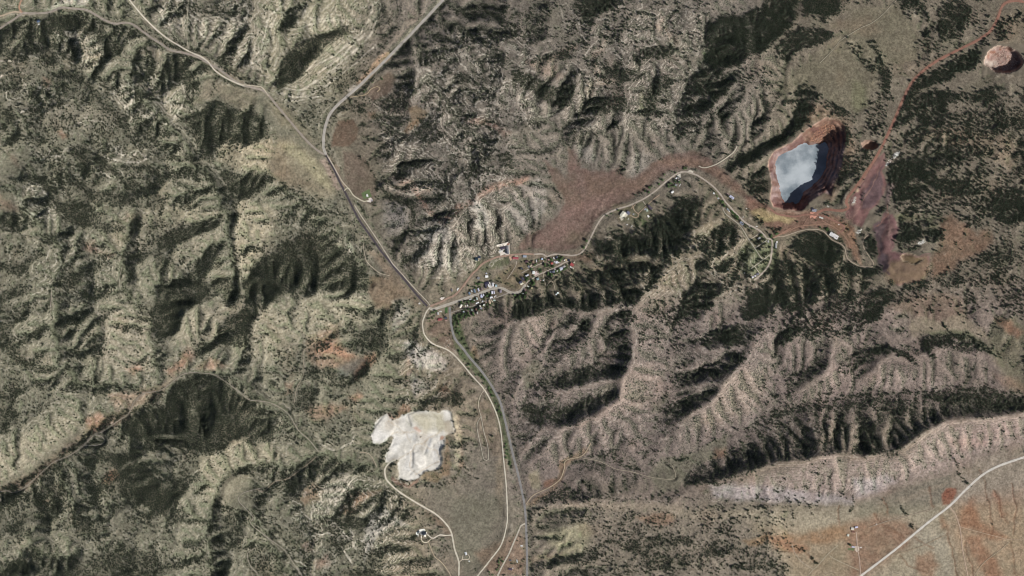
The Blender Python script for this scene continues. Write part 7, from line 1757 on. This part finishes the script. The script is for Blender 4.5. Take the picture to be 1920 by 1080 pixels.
# ---------------------------------------------------------------- the woods: single trees first, the mass behind them as stuff
LANDMARKS = [(1510, 310, 'the flooded mine pit'), (1877, 115, 'the dry round pit'), (1629, 272, 'the small open shaft'), (770, 830, 'the white quarry'), (950, 530, 'the village'), (1690, 500, 'the purple spoil heap'), (1564, 442, 'the long white shed'), (690, 366, 'the green-yard farmhouse'),
             (1605, 1000, 'the ranch on red soil'), (790, 1000, 'the ranch with blue roofs'), (72, 40, 'the lone blue-roofed house'), (1420, 470, 'the grid of dirt lanes'), (1190, 400, 'the looping drive'), (1150, 350, 'the red meadow'), (640, 310, 'the dark highway bend'), (700, 140, 'the pale northern highway'),
             (550, 500, 'the round wooded hill'), (1600, 150, 'the grassy plateau'), (1780, 460, 'the red clearing'), (1760, 615, 'the pale green meadow'), (985, 960, 'the grey highway at the south'), (1780, 950, 'the wide gravel road'), (1650, 880, 'the bright southern ridge'), (250, 750, 'the western creek lane'), (430, 150, 'the brown north-west road'),
             (360, 440, 'the wedge-shaped wood'), (150, 90, 'the layered knoll'), (300, 900, 'the south-western wood'), (1060, 1000, 'the pale eroded hill'), (1250, 880, 'the green side valley'), (1100, 700, 'the brushy ridges'), (330, 170, 'the layered mesa'), (570, 110, 'the long northern wood'), (850, 400, 'the ringed limestone hill'), (1180, 130, 'the pale northern spurs'), (1400, 100, 'the dark north-east wood'), (650, 680, 'the orange basin'), (110, 620, 'the western dry valley'), (650, 980, 'the banded southern hills'), (1480, 650, 'the wooded eastern shoulder')]
def where(px, py, near=34):
    d, i = min(((px - a) ** 2 + (py - b) ** 2, i) for i, (a, b, _) in enumerate(LANDMARKS))
    a, b, nm = LANDMARKS[i]
    if d < near * near: return 'beside ' + nm
    ang = math.degrees(math.atan2(b - py, px - a)) % 360
    return ['east', 'north-east', 'north', 'north-west', 'west', 'south-west', 'south', 'south-east'][int((ang + 22.5) // 45) % 8] + ' of ' + nm
def plant(kind, px, py, z, s, label, group, cat='tree', vi=0):
    crowns, trunk = KINDS[kind]
    e = bpy.data.objects.new(kind, None); e.empty_display_size = .5
    e.location = (float(wx(px)), float(wy(py)), float(z)); e.rotation_euler = (0, 0, random.uniform(0, 6.28)); e.scale = (s, s, s * random.uniform(.85, 1.15))
    col.objects.link(e); tag(e, label, cat, group)
    for nm, me in (('trunk', trunk), ('crown', crowns[vi % len(crowns)])):
        o = bpy.data.objects.new(nm, me); col.objects.link(o); o.parent = e
    return e
first_crown = {}
for q, (x, y, place) in enumerate(cot):
    big = random.uniform(.42, 1.02) * (1.5 if place.endswith('ranch house') else 1)
    sz = 'broad' if big > .82 else ('middling' if big > .68 else 'small')
    plant('cottonwood_tree', x, y, float(sample(Z, x, y)), big, f'{sz} leafy green cottonwood {place}', 'village and creek cottonwoods', vi=q)
def single_out(mask, kind, count, adj, group):
    ids = np.where(mask & (tx > 6) & (tx < 1914) & (ty > 6) & (ty < 1074))[0]
    score = ts[ids] * np.where(td[ids] < .28, 1.35, 1.0) * rng.uniform(.9, 1.1, len(ids))
    ids = ids[np.argsort(-score)]; grid = set(); chosen = []
    for i in ids:
        key = (int(tx[i] // 16), int(ty[i] // 16))
        if key in grid: continue
        grid.add(key); chosen.append(i)
        if len(chosen) == count: break
    for q, i in enumerate(chosen):
        ts[i] *= 1.12
        loc = 'standing alone' if td[i] < .2 else ('in loose woods' if td[i] < .5 else 'in thick woods')
        e = plant(kind, tx[i], ty[i], tz[i], float(ts[i]), f'{adj} {loc} {where(tx[i], ty[i])}', group, vi=q)
    return set(chosen)
ind = single_out(~is_pine, 'juniper_tree', 300, 'large grey-green juniper', 'single junipers on the western hills') | single_out(is_pine, 'pine_tree', 300, 'tall dark pine', 'single pines on the eastern hills')
rest = np.ones(len(tx), bool); rest[list(ind)] = False
protos = {}
for o in bpy.data.objects:
    if o.name.split('.')[0] == 'crown' and o.data.name not in protos: protos[o.data.name] = o
def scatter(name, label, xs, ys, zs, ss, proto):
    me = bpy.data.meshes.new(name); N = len(xs)
    me.vertices.add(N); me.vertices.foreach_set('co', np.stack([wx(xs), wy(ys), zs], 1).astype(np.float32).ravel())
    at = me.attributes.new('size', 'FLOAT', 'POINT'); at.data.foreach_set('value', ss.astype(np.float32))
    at = me.attributes.new('turn', 'FLOAT', 'POINT'); at.data.foreach_set('value', rng.uniform(0, 6.28, N).astype(np.float32))
    o = bpy.data.objects.new(name, me); col.objects.link(o)
    g = bpy.data.node_groups.new(name, 'GeometryNodeTree')
    g.interface.new_socket('Geometry', in_out='INPUT', socket_type='NodeSocketGeometry'); g.interface.new_socket('Geometry', in_out='OUTPUT', socket_type='NodeSocketGeometry')
    gi = g.nodes.new('NodeGroupInput'); go = g.nodes.new('NodeGroupOutput')
    ip = g.nodes.new('GeometryNodeInstanceOnPoints'); ob = g.nodes.new('GeometryNodeObjectInfo'); ob.transform_space = 'ORIGINAL'; ob.inputs['Object'].default_value = proto
    ob.inputs['As Instance'].default_value = True
    a1 = g.nodes.new('GeometryNodeInputNamedAttribute'); a1.data_type = 'FLOAT'; a1.inputs['Name'].default_value = 'size'
    a2 = g.nodes.new('GeometryNodeInputNamedAttribute'); a2.data_type = 'FLOAT'; a2.inputs['Name'].default_value = 'turn'
    cx_ = g.nodes.new('ShaderNodeCombineXYZ')
    L = g.links
    L.new(gi.outputs[0], ip.inputs['Points']); L.new(ob.outputs['Geometry'], ip.inputs['Instance'])
    L.new(a2.outputs['Attribute'], cx_.inputs[2]); L.new(cx_.outputs[0], ip.inputs['Rotation']); L.new(a1.outputs['Attribute'], ip.inputs['Scale'])
    L.new(ip.outputs[0], go.inputs[0])
    md = o.modifiers.new('woods', 'NODES'); md.node_group = g
    tag(o, label, 'woodland', kind='stuff'); return o
var_ = rng.integers(0, 3, len(tx))
for kind, msk, nm, lb in (('juniper_tree', ~is_pine, 'juniper_woodland', 'grey-green juniper woodland covering the hill slopes'), ('pine_tree', is_pine, 'pine_woodland', 'dark pine woodland covering the eastern hill slopes')):
    for v in range(3):
        s = rest & msk & (var_ == v)
        scatter(nm, lb, tx[s], ty[s], tz[s], ts[s], protos[KINDS[kind][0][v].name])
print('TREES', len(tx), 'stuff', int(rest.sum()))

# things that share a description are told apart by their order from the west
ORD = ['westernmost', 'second', 'third', 'fourth', 'fifth', 'sixth', 'seventh', 'eighth', 'ninth', 'tenth', 'eleventh', 'twelfth', 'thirteenth', 'fourteenth', 'fifteenth', 'sixteenth', 'seventeenth', 'eighteenth', 'nineteenth', 'twentieth']
by = {}
for o in col.objects:
    if o.parent is None and o.get('category') == 'tree': by.setdefault(o['label'], []).append(o)
for lb, os_ in by.items():
    if len(os_) > 1:
        os_.sort(key=lambda o: o.location.x)
        for i, o in enumerate(os_[:20]):
            base = lb.replace('large grey-green', 'grey-green').replace('tall dark', 'dark').replace('leafy green', 'green')
            o['label'] = base + (', westernmost' if i == 0 else f', {ORD[i]} from west')
